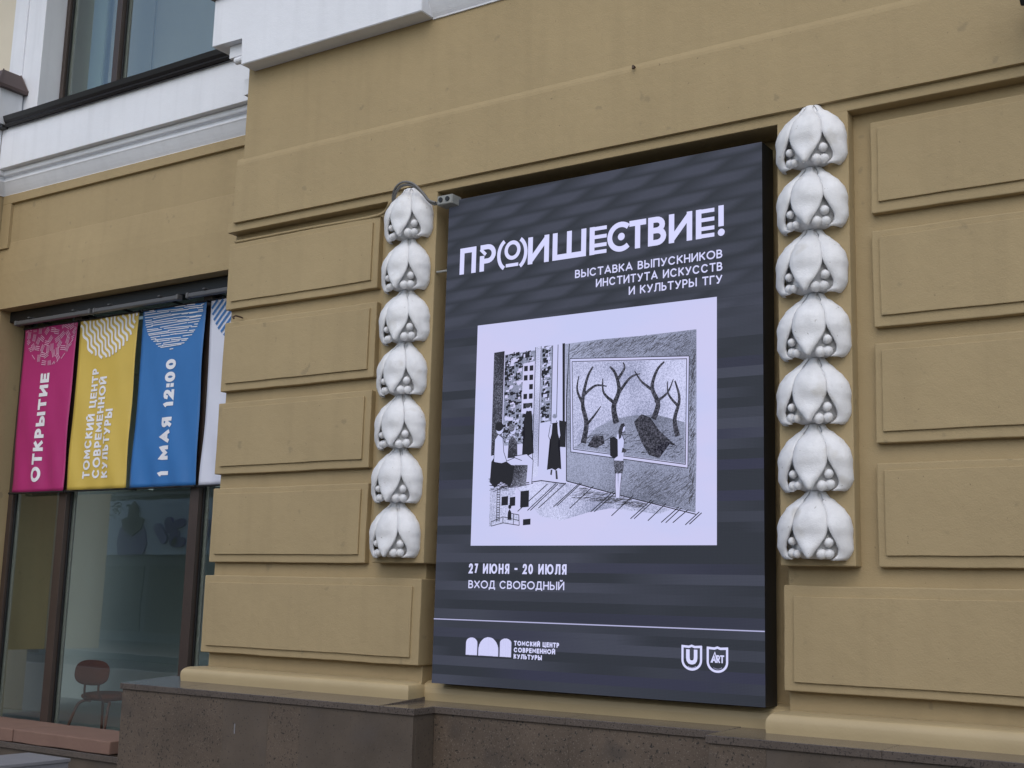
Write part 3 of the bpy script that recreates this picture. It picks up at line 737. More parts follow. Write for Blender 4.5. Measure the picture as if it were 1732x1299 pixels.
# subtitle
letters('ВЫСТАВКА ВЫПУСКНИКОВ', 1.017, 3.536, .052, .0085, 1.006)
letters('ИНСТИТУТА ИСКУССТВ', 1.170, 3.460, .052, .0085, .853)
letters('И КУЛЬТУРЫ ТГУ', 1.403, 3.384, .052, .0085, .620)
letters('27 ИЮНЯ - 20 ИЮЛЯ', .267, 1.695, .062, .0118, .730)
letters('ВХОД СВОБОДНЫЙ', .267, 1.602, .050, .0078, .716)
bm = bmesh.new(); ribbon(bm, [(.0, 1.403), (SX, 1.403)], .0065, fr_s, cap=0); fin(bm, 'rule_line', M['s_line'], SC)
letters('ТОМСКИЙ ЦЕНТР', .628, 1.260, .029, .0072, .327, sp=.14)
letters('СОВРЕМЕННОЙ', .628, 1.220, .029, .0072, .300, sp=.14)
letters('КУЛЬТУРЫ', .628, 1.181, .029, .0072, .206, sp=.14)
# emblem of three arched shapes filled with hatching
def arch_emblem(x0, x1, z0, zs, zt, kind):
    cx, rx = (x0+x1)/2, (x1-x0)/2
    def inside(x, z): return x0 <= x <= x1 and z0 <= z <= (zs+(zt-zs)*math.sqrt(max(0, 1-((x-cx)/rx)**2)))
    bm = bmesh.new()
    pl = [(x0, z0)]+[(cx-rx*math.cos(rad(a)), zs+(zt-zs)*math.sin(rad(a))) for a in range(0, 181, 12)]+[(x1, z0)]
    bm.faces.new([bm.verts.new(fr_s(x, z, 0)) for x, z in pl][::-1])
    o = fin(bm, 'emblem_arch', M['s_line'], SC)
    bm = bmesh.new()
    for k in range(-40, 60):
        run = []
        for i in range(60):
            if kind == 0: x = x0+i*.004-.05; z = z0+k*.0075+(x-x0)
            elif kind == 1: x = x0+i*.004-.03; z = z0+k*.0075+.9*abs(x-cx)*(-1)+.06
            else: x = x0+i*.003-.02; z = z0+k*.0068+.004*math.sin((x-x0)*180)
            if inside(x, z): run.append((x, z))
            else:
                if len(run) > 1: ribbon(bm, run, .0042, fr_s, cap=0, lift=.0002)
                run = []
        if len(run) > 1: ribbon(bm, run, .0042, fr_s, cap=0, lift=.0002)
    fin(bm, 'emblem_hatching', M['s_white'], SC)
arch_emblem(.263, .352, 1.188, 1.262, 1.297, 0)
arch_emblem(.360, .513, 1.188, 1.222, 1.303, 1)
arch_emblem(.523, .609, 1.188, 1.272, 1.300, 2)
# two shields
def shield(x0, x1, z0, z1):
    cx = (x0+x1)/2; w = (x1-x0)/2; bm = bmesh.new(); t = .013
    pts = [(x0+t/2, z1-.008)]+[(cx+(w-t/2)*math.cos(rad(a)), z0+.058+(.058-t/2)*math.sin(rad(a))) for a in range(180, 361, 12)]+[(x1-t/2, z1-.008)]
    ribbon(bm, pts, t, fr_s, cap=0)
    ribbon(bm, [(x0, z1-.009), (cx-.018, z1-.012), (cx, z1-.006), (cx+.018, z1-.012), (x1, z1-.009)], .013, fr_s, cap=0, lift=.00008)
    return fin(bm, 'shield_outline', M['s_white'], SC)
shield(1.770, 1.898, 1.172, 1.314); shield(1.926, 2.056, 1.168, 1.311)
bm = bmesh.new(); text_bm(bm, 'U', 1.799, 1.206, .082, .022, .070, fr_s); fin(bm, 'letter', M['s_white'], SC)
text_objs('ART', 1.956, 1.222, .042, .008, .076, fr_s, M['s_white'], SC, sp=.02)
bm = bmesh.new(); ribbon(bm, [(1.952, 1.222), (1.976, 1.278), (1.988, 1.236)], .006, fr_s, cap=0, lift=.0005); fin(bm, 'letter_stroke', M['s_white'], SC)
for cx in (1.834, 1.991):
    bm = bmesh.new()
    for i in range(7):
        a = rad(240+i*10); ribbon(bm, [(cx+.046*math.cos(a), 1.234+.046*math.sin(a)), (cx+.046*math.cos(a+.09), 1.234+.046*math.sin(a+.09))], .0045, fr_s, cap=0)
    fin(bm, 'shield_motto', M['s_line'], SC)

# ---- the drawing shown on the poster (a gallery interior); layers a fraction of a millimetre apart
def poly(name, pts, m, lift):
    bm = bmesh.new(); bm.faces.new([bm.verts.new(fr_s(a, b, lift)) for a, b in pts]); bmesh.ops.triangulate(bm, faces=bm.faces[:])
    return fin(bm, name, M[m], SC)
def lines(name, L, t, m, lift, jit=0):
    bm = bmesh.new()
    for i, l in enumerate(L):
        ribbon(bm, [(a+random.uniform(-jit, jit), b+random.uniform(-jit, jit)) for a, b in l], t, fr_s, cap=0, lift=lift+(i % 6)*.00003)
    return fin(bm, name, M[m], SC)
poly('picture_panel', [(.275, 1.870), (1.988, 1.870), (1.988, 3.306), (.275, 3.306)], 's_pic', .0002)
poly('drawn_wall', [(.955, 3.120), (1.20, 3.126), (1.50, 3.121), (1.858, 3.126), (1.856, 2.70), (1.861, 2.40), (1.855, 2.055), (1.40, 2.155), (1.003, 2.258), (.985, 2.262)], 's_wash', .0005)
poly('drawn_floor', [(.62, 2.23), (.80, 2.27), (.98, 2.25), (1.40, 2.150), (1.70, 2.075), (1.62, 2.05), (1.30, 2.09), (1.15, 2.07), (.95, 2.02), (.80, 2.05)], 's_wash_light', .0006)
lines('drawn_lines', [[(.985, 3.12), (.972, 2.75), (.985, 2.262)], [(.985, 2.262), (1.40, 2.155), (1.858, 2.045)], [(.50, 2.24), (.80, 2.27), (.98, 2.243)]], .006, 's_black', .0011, .001)
L = []
for i, x in enumerate((.80, .86, .93, 1.03, 1.13, 1.27, 1.40, 1.52, 1.62, 1.70, 1.76, 1.83)):
    top = 2.262-.24*max(0, (x-.985))if x > .985 else 2.25
    L.append([(x+.05, top), (x-.17+i*.012, top-.17+i*.009)])
    if i % 2: L.append([(x+.065, top-.005), (x-.145+i*.012, top-.17+i*.009)])
lines('drawn_floorboards', L, .0055, 's_black', .0012, .003)
# framed canvas: a plain landscape with bare trees on a mound
poly('drawn_frame', [(.992, 3.024), (1.812, 2.970), (1.806, 2.312), (1.012, 2.440)], 's_pic', .0008)
lines('drawn_frame_line', [[(.992, 3.024), (1.812, 2.970), (1.806, 2.312), (1.012, 2.440), (.992, 3.024)], [(1.008, 3.004), (1.796, 2.955), (1.790, 2.334), (1.028, 2.456), (1.008, 3.004)]], .0045, 's_black', .0012)
poly('drawn_sky', [(1.010, 3.000), (1.792, 2.951), (1.788, 2.338), (1.030, 2.460)], 's_wash_light', .0010)
poly('drawn_mound', [(1.033, 2.468), (1.10, 2.50), (1.18, 2.575), (1.30, 2.625), (1.45, 2.640), (1.60, 2.635), (1.72, 2.60), (1.786, 2.58), (1.786, 2.342), (1.40, 2.400), (1.035, 2.462)], 's_wash', .0013)
def drawn_tree(base, segs, w):
    bm = bmesh.new(); c = 0
    for s in segs:
        pts = [Vector((base[0]+a, base[1]+b)) for a, b in s]
        sm = [Vector((v.x, v.y)) for v in catmull([(p.x, p.y, 0) for p in pts], 5)]
        n = len(sm)
        Lr, Rr = [], []
        for i, p in enumerate(sm):
            d = (sm[min(n-1, i+1)]-sm[max(0, i-1)]).normalized(); nn = Vector((-d.y, d.x)); ww = w*(1-.72*i/(n-1))*(1 if c == 0 else .55)
            Lr.append(bm.verts.new(fr_s(p.x+nn.x*ww, p.y+nn.y*ww, .0016+c*.00005))); Rr.append(bm.verts.new(fr_s(p.x-nn.x*ww, p.y-nn.y*ww, .0016+c*.00005)))
        for i in range(n-1): bm.faces.new((Lr[i], Lr[i+1], Rr[i+1], Rr[i]))
        c += 1
    fin(bm, 'drawn_tree', M['s_figure'], SC)
drawn_tree((1.10, 2.49), [[(0, 0), (.02, .12), (-.01, .25), (.02, .40), (.06, .47)], [(.01, .10), (.07, .16), (.12, .22)], [(-.005, .24), (-.05, .33), (-.04, .42)], [(0, .30), (.08, .35), (.16, .34)]], .020)
drawn_tree((1.33, 2.60), [[(0, 0), (-.02, .10), (.015, .20), (-.01, .30), (-.05, .35)], [(.01, .18), (.09, .27), (.16, .29)], [(-.01, .12), (-.09, .19), (-.10, .28)], [(0, .26), (.05, .33), (.04, .37)]], .021)
drawn_tree((1.58, 2.61), [[(0, 0), (.03, .09), (-.01, .19), (.02, .29), (.07, .34)], [(0, .17), (-.08, .23), (-.13, .30)], [(.01, .10), (.09, .15), (.13, .23)]], .019)
drawn_tree((1.74, 2.50), [[(0, 0), (-.02, .10), (.01, .22), (-.02, .33)], [(0, .18), (-.06, .25), (-.07, .33)]], .017)
for pts in ([(1.45, 2.60), (1.50, 2.645), (1.56, 2.62), (1.62, 2.54), (1.70, 2.47), (1.74, 2.44), (1.64, 2.47), (1.58, 2.42), (1.62, 2.375), (1.55, 2.40), (1.50, 2.48)],
            [(1.13, 2.47), (1.17, 2.53), (1.24, 2.53), (1.25, 2.48), (1.19, 2.455)]):
    poly('drawn_rock', pts, 's_figure', .0019)
# left part: dark curtain, two windows onto a town, white piers
poly('drawn_curtain', [(.414, 3.112), (.494, 3.116), (.490, 2.80), (.492, 2.63), (.478, 2.45), (.413, 2.44)], 's_wash_dark', .0006)
def town(x0, x1, z0, z1, n, seed):
    rr = random.Random(seed); poly('drawn_town', [(x0, z0), (x1, z0+.01), (x1, z1), (x0, z1-.01)], 's_wash', .0007)
    bmd = bmesh.new(); bml = bmesh.new(); c = 0
    for i in range(n):
        x = rr.uniform(x0, x1-.03); z = z0+(z1-z0)*rr.random()**.8; w = rr.uniform(.007, .030); h = rr.uniform(.006, .024)
        w = min(w, x1-x-.002); b = bmd if rr.random() < .68 else bml; lf = .0009+i*.000008
        h = min(h, z1-z)
        b.faces.new([b.verts.new(fr_s(p, q, lf)) for p, q in ((x, z), (x+w, z+.003), (x+w, z+h+.003), (x, z+h))])
    fin(bmd, 'drawn_town_shadow', M['s_black'], SC); fin(bml, 'drawn_town_light', M['s_pic'], SC)
town(.500, .735, 2.50, 3.100, 300, 3); town(.782, .865, 2.63, 3.118, 130, 5)
poly('drawn_building', [(.640, 2.70), (.735, 2.69), (.735, 3.03), (.645, 3.02)], 's_pic', .0036)
bm = bmesh.new()
for r_ in range(5):
    for c_ in range(2):
        x = .653+c_*.042; z = 2.73+r_*.06
        if (r_, c_) == (2, 0): continue
        bm.faces.new([bm.verts.new(fr_s(p, q, .0038)) for p, q in ((x, z), (x+.028, z), (x+.028, z+.034), (x, z+.034))])
fin(bm, 'drawn_building_windows', M['s_black'], SC)
poly('drawn_pier', [(.738, 3.118), (.780, 3.122), (.776, 2.30), (.735, 2.29)], 's_wash_light', .0037)
poly('drawn_pier', [(.866, 3.12), (.935, 3.123), (.935, 2.62), (.866, 2.62)], 's_pic', .0037)
lines('drawn_lines', [[(.496, 3.115), (.493, 2.52)], [(.738, 3.118), (.733, 2.30)], [(.780, 3.122), (.776, 2.36)], [(.866, 3.12), (.866, 2.62)], [(.905, 3.12), (.905, 2.63)]], .0045, 's_black', .0040, .001)
poly('drawn_post', [(.937, 3.125), (.956, 3.125), (.968, 2.55), (.952, 2.55)], 's_black', .0042)
poly('drawn_cabinet', [(.925, 2.64), (.975, 2.63), (.975, 2.47), (.925, 2.475)], 's_black', .0043)
rr = random.Random(21)
def hatch(n, quad, ang, ln, m, t, lift, spread=.25):
    L = []
    (ax, az), (bx, bz), (cx_, cz_), (dx_, dz_) = quad
    for _ in range(n):
        u, v = rr.random(), rr.random()
        x = (ax*(1-u)+bx*u)*(1-v)+(dx_*(1-u)+cx_*u)*v; z = (az*(1-u)+bz*u)*(1-v)+(dz_*(1-u)+cz_*u)*v
        a = ang+rr.uniform(-spread, spread); l_ = ln*rr.uniform(.5, 1)/2
        L.append([(x-math.cos(a)*l_, z-math.sin(a)*l_), (x+math.cos(a)*l_, z+math.sin(a)*l_)])
    o = lines('drawn_hatching', L, t, m, lift); o['kind'] = 'stuff'
hatch(260, ((.99, 3.03), (1.84, 3.00), (1.84, 3.115), (.99, 3.112)), .5, .045, 's_dark', .0022, .0007)
hatch(200, ((1.815, 2.12), (1.848, 2.10), (1.848, 3.0), (1.82, 3.0)), 1.2, .04, 's_dark', .0022, .0007)
hatch(160, ((1.42, 2.19), (1.84, 2.09), (1.84, 2.26), (1.42, 2.34)), .6, .05, 's_dark', .002, .0007)
hatch(170, ((1.05, 2.48), (1.77, 2.36), (1.77, 2.55), (1.15, 2.54)), .3, .045, 's_black', .0024, .00135, .5)
hatch(140, ((1.02, 2.16), (1.55, 2.08), (1.50, 2.12), (1.10, 2.22)), .15, .07, 's_dark', .0022, .0008)
hatch(90, ((.42, 2.30), (.56, 2.30), (.60, 2.22), (.42, 2.21)), .1, .05, 's_black', .0024, .0044)
hatch(90, ((.50, 2.52), (.73, 2.50), (.73, 2.60), (.50, 2.62)), .0, .03, 's_black', .003, .0034, 1.2)
# people of the drawing
def person(parts):
    for i, (pts, m) in enumerate(parts): poly('drawn_person', pts, m, .0046+i*.00012)
def blob(cx, cz, rx, rz, n=12): return [(cx+rx*math.cos(2*math.pi*i/n), cz+rz*math.sin(2*math.pi*i/n)) for i in range(n)]
person([([(.843, 2.335), (.868, 2.48), (.862, 2.56), (.872, 2.625), (.915, 2.628), (.928, 2.56), (.920, 2.48), (.948, 2.335), (.925, 2.343), (.905, 2.33), (.880, 2.342)], 's_black'),
        ([(.876, 2.622), (.872, 2.56), (.860, 2.52), (.850, 2.545), (.862, 2.615)], 's_pic'), ([(.912, 2.622), (.918, 2.56), (.930, 2.52), (.938, 2.545), (.928, 2.612)], 's_pic'),
        (blob(.893, 2.655, .017, .025), 's_pic'), (blob(.893, 2.668, .018, .015), 's_wash'), ([(.905, 2.330), (.918, 2.330), (.925, 2.275), (.910, 2.275)], 's_dark'), ([(.872, 2.335), (.884, 2.335), (.880, 2.300), (.868, 2.305)], 's_dark')])
person([([(.655, 2.44), (.672, 2.55), (.662, 2.66), (.680, 2.715), (.718, 2.712), (.728, 2.65), (.722, 2.55), (.742, 2.445), (.70, 2.43)], 's_black'), (blob(.695, 2.735, .018, .024), 's_pic'), (blob(.690, 2.748, .022, .016), 's_dark')])
person([([(.413, 2.27), (.420, 2.40), (.45, 2.44), (.54, 2.40), (.60, 2.37), (.61, 2.30), (.57, 2.24), (.50, 2.27), (.45, 2.235)], 's_black'), ([(.440, 2.40), (.443, 2.54), (.470, 2.575), (.505, 2.55), (.515, 2.46), (.54, 2.40), (.50, 2.39)], 's_pic'),
        (blob(.478, 2.605, .026, .030), 's_pic'), (blob(.474, 2.625, .032, .030), 's_black'), ([(.535, 2.40), (.60, 2.42), (.655, 2.40), (.64, 2.37), (.575, 2.375)], 's_pic')])
person([([(.545, 2.42), (.55, 2.53), (.58, 2.56), (.615, 2.52), (.62, 2.42)], 's_wash_dark'), (blob(.580, 2.598, .022, .028), 's_pic'), (blob(.570, 2.612, .024, .026), 's_wash_dark'), ([(.60, 2.43), (.69, 2.44), (.74, 2.40), (.73, 2.25), (.715, 2.25), (.70, 2.37), (.60, 2.38)], 's_pic'), ([(.60, 2.375), (.70, 2.37), (.69, 2.24), (.58, 2.24)], 's_wash_dark')])
lines('drawn_outlines', [[(.443, 2.54), (.440, 2.40), (.50, 2.38)], [(.470, 2.575), (.505, 2.55), (.515, 2.46), (.54, 2.40)], [(.60, 2.43), (.69, 2.44), (.74, 2.40), (.733, 2.25)], [(.535, 2.40), (.60, 2.42), (.655, 2.40)], [(.862, 2.615), (.850, 2.545), (.862, 2.52)], [(.928, 2.612), (.938, 2.545), (.928, 2.52)]], .004, 's_black', .0056)
person([([(1.322, 2.365), (1.318, 2.45), (1.338, 2.53), (1.365, 2.545), (1.388, 2.49), (1.384, 2.43), (1.380, 2.365)], 's_pic'), ([(1.288, 2.51), (1.292, 2.405), (1.32, 2.385), (1.345, 2.40), (1.342, 2.50), (1.315, 2.52)], 's_black'),
        ([(1.316, 2.375), (1.388, 2.37), (1.380, 2.295), (1.325, 2.295)], 's_wash_dark'), ([(1.330, 2.296), (1.345, 2.296), (1.344, 2.20), (1.352, 2.150), (1.332, 2.152), (1.330, 2.22)], 's_pic'), ([(1.352, 2.296), (1.374, 2.296), (1.364, 2.21), (1.362, 2.150), (1.348, 2.150), (1.350, 2.21)], 's_pic'),
        (blob(1.375, 2.568, .017, .024), 's_pic'), ([(1.352, 2.50), (1.345, 2.55), (1.362, 2.592), (1.385, 2.598), (1.392, 2.58), (1.370, 2.565), (1.366, 2.51)], 's_figure'), ([(1.376, 2.45), (1.402, 2.435), (1.400, 2.42), (1.370, 2.42)], 's_dark')])
lines('drawn_outlines', [[(1.330, 2.296), (1.330, 2.22), (1.334, 2.155)], [(1.374, 2.296), (1.364, 2.21), (1.362, 2.152)], [(1.365, 2.545), (1.388, 2.49), (1.384, 2.43)]], .0035, 's_black', .0060)
# lower left corner: ladder, railing and dark openings
poly('drawn_base', [(.414, 2.235), (.50, 2.235), (.61, 2.235), (.61, 2.19), (.545, 2.19), (.545, 2.07), (.64, 2.06), (.64, 2.02), (.414, 1.99)], 's_wash_light', .0005)
for a in ((.505, .555, 2.12, 2.18), (.568, .610, 2.115, 2.175), (.648, .712, 2.105, 2.212), (.672, .728, 1.995, 2.036)):
    poly('drawn_opening', [(a[0], a[2]), (a[1], a[2]+.004), (a[1], a[3]), (a[0], a[3]-.004)], 's_black', .0009)
L = [[(.470, 2.235), (.470, 2.02)], [(.492, 2.235), (.492, 2.02)]]+[[(.470, 2.03+i*.016), (.492, 2.03+i*.016)] for i in range(13)]
L += [[(.43, 2.02), (.52, 2.05), (.645, 2.025)], [(.43, 1.992), (.52, 2.012), (.645, 1.995)], [(.43, 2.02), (.43, 1.992)], [(.52, 2.05), (.52, 2.01)], [(.56, 2.075), (.64, 2.06), (.645, 1.995)], [(.60, 2.068), (.60, 2.0)], [(.414, 2.25), (.62, 2.235), (.74, 2.255)]]
lines('drawn_lines', L, .0045, 's_black', .0012)
poly('drawn_person', [(.555, 2.03), (.557, 2.08), (.568, 2.098), (.582, 2.08), (.585, 2.03)], 's_black', .0014); poly('drawn_person', blob(.570, 2.112, .012, .014), 's_black', .0014)

# ================================================================== JUNCTION BOX, CABLES, BOLT, HOOK, FLOODLIGHT
jb = thing('junction_box', 'small grey junction box at the top left corner of the screen', 'junction box', loc=(.02, -.02, 4.18))
kid('box_body', bm_mesh(box_bm(-.045, .082, -.075, .03, 4.155, 4.222, .006), 'box_body'), M['grey_box'], jb)
for x in (-.012, .045): kid('cable_gland', bm_mesh(tube_bm([(x, -.086, 4.190), (x, -.066, 4.190)], .017, 12), 'cable_gland'), M['black'], jb)
kid('box_lid', bm_mesh(box_bm(-.041, .078, -.079, -.0755, 4.16, 4.217, .001), 'box_lid'), M['grey_box'], jb)
pts = catmull([(-.045, -.05, 4.192), (-.085, -.05, 4.180), (-.125, -.065, 4.205), (-.160, -.085, 4.255), (-.205, -.10, 4.300), (-.265, -.11, 4.330), (-.330, -.11, 4.334), (-.39, -.095, 4.312), (-.44, -.06, 4.272), (-.475, -.03, 4.24), (-.49, -.005, 4.21)], 8)
o = kid('grey_cable', bm_mesh(tube_bm(pts, .0135, 8), 'grey_cable', True), M['cable_grey'], bpy.data.objects.new('x', None)) if 0 else link('wall_cable', bm_mesh(tube_bm(pts, .0105, 8), 'wall_cable', True), M['cable_grey'])
tag(o, 'thick grey cable looped over the topmost bud of the left garland to the junction box', 'cable')
pts2 = catmull([(-.07, -.062, 4.186), (-.12, -.078, 4.208), (-.165, -.10, 4.268), (-.215, -.115, 4.320), (-.27, -.125, 4.347), (-.33, -.125, 4.350), (-.39, -.11, 4.328), (-.435, -.08, 4.290), (-.46, -.05, 4.262)], 8)
o = link('wall_cable', bm_mesh(tube_bm(pts2, .008, 8), 'wall_cable', True), M['cable_grey'])
tag(o, 'thinner grey cable lying on top of the thick loop over the left garland', 'cable')
pts3 = catmull([(-.465, -.03, 4.285), (-.52, -.015, 4.255), (-.575, .02, 4.232), (-.64, .035, 4.215), (-.74, .045, 4.213), (-.88, .05, 4.214), (-1.05, .052, 4.218), (-1.3, .052, 4.222), (-1.6, .052, 4.222), (-1.9, .052, 4.222), (-2.12, .052, 4.222)], 6)
o = link('wall_cable', bm_mesh(tube_bm(pts3, .011, 8), 'wall_cable', True), OC)
tag(o, 'thin ochre painted cable running left along the top of the uppermost block', 'cable')
bt = link('wall_bolt', bm_mesh(tube_bm([(1.44, .03, 4.83), (1.44, -.05, 4.835), (1.444, -.055, 4.815)], .008, 6), 'wall_bolt'), M['rust'])
tag(bt, 'small rusty bolt stub in the plain wall above the screen', 'bolt')
hk = link('wall_hook', bm_mesh(tube_bm([(-2.02, .08, 3.615), (-2.03, .02, 3.62), (-2.04, .0, 3.605), (-2.02, -.005, 3.592)], .007, 6), 'wall_hook'), M['rust'])
tag(hk, 'small bent hook at the left edge of the pier between two blocks', 'hook')
fl = thing('floodlight', 'black floodlight on a bracket at the top right corner of the picture', 'floodlight', loc=(3.95, -.25, 4.55))
bmx = box_bm(3.79, 4.13, -.42, -.30, 4.52, 4.78, .012)
bmesh.ops.rotate(bmx, verts=bmx.verts, cent=(3.95, -.36, 4.65), matrix=Matrix.Rotation(rad(35), 3, 'X'))
kid('lamp_head', bm_mesh(bmx, 'lamp_head'), M['black'], fl)
kid('lamp_bracket', bm_mesh(tube_bm([(3.80, -.33, 4.66), (3.79, -.2, 4.62), (3.79, -.031, 4.62)], .012, 8), 'lamp_bracket'), M['black'], fl)
kid('lamp_bracket', bm_mesh(tube_bm([(4.12, -.33, 4.66), (4.13, -.2, 4.62), (4.13, -.031, 4.62)], .012, 8), 'lamp_bracket'), M['black'], fl)
kid('wall_plate', bm_mesh(box_bm(3.77, 4.15, -.045, -.0305, 4.59, 4.65, .002), 'wall_plate'), M['black'], fl)

# ================================================================== BANNERS
BNY = 1.15
def cloth(seed, x0, x1, z0, z1):
    def f(x, z):
        u = (x-x0)/(x1-x0); v = min(1, max(0, (z-z0)/(z1-z0)))
        e = math.sin(math.pi*min(1, max(0, v)))
        return (.009*math.sin(u*9+seed*1.7+v*2.2)*(1-v)**1.2 + .006*math.sin(u*19+seed*2.9-v*5)*(1-v)**2 + .010*noise.noise(Vector((u*2.2+seed*3, v*1.6, seed))) + .006*math.sin(v*7+u*3+seed)*e
                + .008*math.sin((u*1.2+v*.8)*15+seed)*(1-v)**1.5)
    return f
def banner(seed, x0, x1, m, label, deco, texts):
    z0, z1 = 2.470, 4.150
    t = thing('banner', label, 'banner', 'vertical banners hanging in the shop window', loc=((x0+x1)/2, BNY, z1))
    f = cloth(seed, x0, x1, z0, z1)
    bm = bmesh.new(); nx, nz = 26, 46; V = []
    for j in range(nz+1):
        v = j/nz; row = []
        sq = .010*math.sin(math.pi*v)       # edges drawn in a little between the rods
        for i in range(nx+1):
            u = i/nx; x = x0+sq+(x1-x0-2*sq)*u; z = z0+(z1-z0)*v
            row.append(bm.verts.new((x, BNY+f(x, z), z)))
        V.append(row)
    for j in range(nz):
        for i in range(nx): bm.faces.new((V[j][i], V[j][i+1], V[j+1][i+1], V[j+1][i]))
    o = kid('fabric', bm_mesh(bm, 'fabric', True), M[m], t)
    md = o.modifiers.new('thickness', 'SOLIDIFY'); md.thickness = .0015; md.offset = 1
    kid('rod', bm_mesh(tube_bm([(x0-.012, BNY, z0-.008), (x1+.012, BNY, z0-.008)], .0095, 8), 'rod'), M['black'], t)
    kid('rod', bm_mesh(tube_bm([(x0-.012, BNY, z1+.006), (x1+.012, BNY, z1+.006)], .0095, 8), 'rod'), M['black'], t)
    for zz in (z0-.008, z1+.006):
        for xx in (x0-.008, x1+.008): kid('rod_clip', bm_mesh(box_bm(xx-.006, xx+.006, BNY-.012, 1.235, zz-.010, zz+.010), 'rod_clip'), M['black'], t)
    fr = lambda a, b, lift: Vector((a, BNY+f(a, b)-.0045-lift, b))
    deco(t, fr, x0, x1, z1)
    for (s, xl, zb, Hh, th, wid, pm) in texts:
        # baseline runs upward: text coordinate a -> z, b -> x from right to left
        fr2 = lambda a, b, lift: fr(xl-b, a, lift)
        text_objs(s, zb, 0, Hh, th, wid, fr2, M[pm], t, sp=.16, maxseg=.03)
    return t
def circ_lines(gen, R_, cx, cz, x0, x1, ztop, t, fr, parent, m, name='print_pattern'):
    bm = bmesh.new(); k = 0
    for pl in gen:
        run = []
        for x, z in pl+[(1e3, 1e3)]:
            ok = (x-cx)**2+(z-cz)**2 < R_*R_ and x0+.006 < x < x1-.006 and z < ztop-.004
            if ok: run.append((x, z))
            else:
                if len(run) > 2: ribbon(bm, run, t, fr, cap=0, lift=(k % 7)*.0001); k += 1
                run = []
    fin(bm, name, M[m], parent)
def seg(a, b, st=.012):
    n = max(2, int(math.hypot(b[0]-a[0], b[1]-a[1])/st)); return [(a[0]+(b[0]-a[0])*i/n, a[1]+(b[1]-a[1])*i/n) for i in range(n+1)]
def deco_pink(t, fr, x0, x1, z1):
    rr = random.Random(11); L = []; pts = []
    tries = 0
    while len(pts) < 90 and tries < 4000:
        tries += 1; p = (rr.uniform(x0, x1), rr.uniform(z1-.42, z1+.02))
        if all(math.hypot(p[0]-q[0], p[1]-q[1]) > .064 for q in pts): pts.append(p)
    for i, (px, pz) in enumerate(pts):
        a = rr.uniform(0, math.pi); ca, sa = math.cos(a), math.sin(a); ln = .037; k = 3
        for j in range(k):
            o = (j-(k-1)/2)*.0185; L.append(seg((px-ca*ln-sa*o, pz-sa*ln+ca*o), (px+ca*ln-sa*o, pz+sa*ln+ca*o)))
    circ_lines(L, .415, (x0+x1)/2+.012, z1+.005, x0, x1, z1, .0072, fr, t, 'print_pinkw')
def deco_wave(t, fr, x0, x1, z1):
    L = []
    for k in range(-14, 16):
        pl = []
        for i in range(110):
            s = i*.012; w = .015*math.sin(s*40)
            # direction down-right
            dx, dz = .52, -.854; nx_, nz_ = .854, .52
            pl.append((x0-.10+k*.056*nx_+dx*s+nx_*w, z1+.25+k*.056*nz_+dz*s+nz_*w))
        L.append(pl)
    circ_lines(L, .425, (x0+x1)/2-.01, z1+.015, x0, x1, z1, .026, fr, t, 'print_white')
def deco_scratch(t, fr, x0, x1, z1):
    rr = random.Random(4); L = []
    for k in range(20):
        z = z1-k*.0225
        x = x0
        while x < x1:
            ln = rr.uniform(.08, .40); tilt = rr.uniform(-.012, .008); zz = z+rr.uniform(-.006, .006)
            L.append(seg((x, zz), (min(x1, x+ln), zz+tilt*ln/.3))); x += ln+rr.uniform(-.02, .03)
    circ_lines(L, .415, (x0+x1)/2, z1+.01, x0, x1, z1, .0075, fr, t, 'print_white')
def deco_diag(t, fr, x0, x1, z1):
    L = [seg((x0-.6+k*.075, z1-.55), (x0-.6+k*.075+.62, z1+.08)) for k in range(22)]
    circ_lines(L, .42, x0+.43, z1+.0, x0, x1, z1, .026, fr, t, 'print_blue')
    L = [seg((x0+.24+k*.022, z1-1.02+k*.006), (x0+.33+k*.022, z1-.90+k*.006)) for k in range(12)]
    circ_lines(L, .16, x0+.40, z1-.96, x0, x1, z1, .007, fr, t, 'print_red')
banner(1, -6.335, -5.485, 'pink', 'magenta banner in the shop window with hatched half disc and white word', deco_pink,
       [('ОТКРЫТИЕ', -5.868, 2.565, .138, .036, 1.100, 'print_white')])
banner(2, -5.435, -4.568, 'yellow', 'yellow banner in the shop window with white wavy half disc and three lines of text', deco_wave,
       [('ТОМСКИЙ ЦЕНТР', -5.098, 2.575, .102, .0215, 1.075, 'print_white'), ('СОВРЕМЕННОЙ', -4.963, 2.575, .102, .0215, .985, 'print_white'), ('КУЛЬТУРЫ', -4.828, 2.575, .102, .0215, .66, 'print_white')])
banner(3, -4.505, -3.635, 'blue', 'blue banner in the shop window with scratchy half disc, date and hour', deco_scratch,
       [('1 МАЯ 12:00', -3.985, 2.565, .138, .036, 1.085, 'print_white')])
banner(4, -3.570, -2.70, 'whitev', 'white banner with blue diagonal stripes partly hidden behind the ochre pier', deco_diag, [])
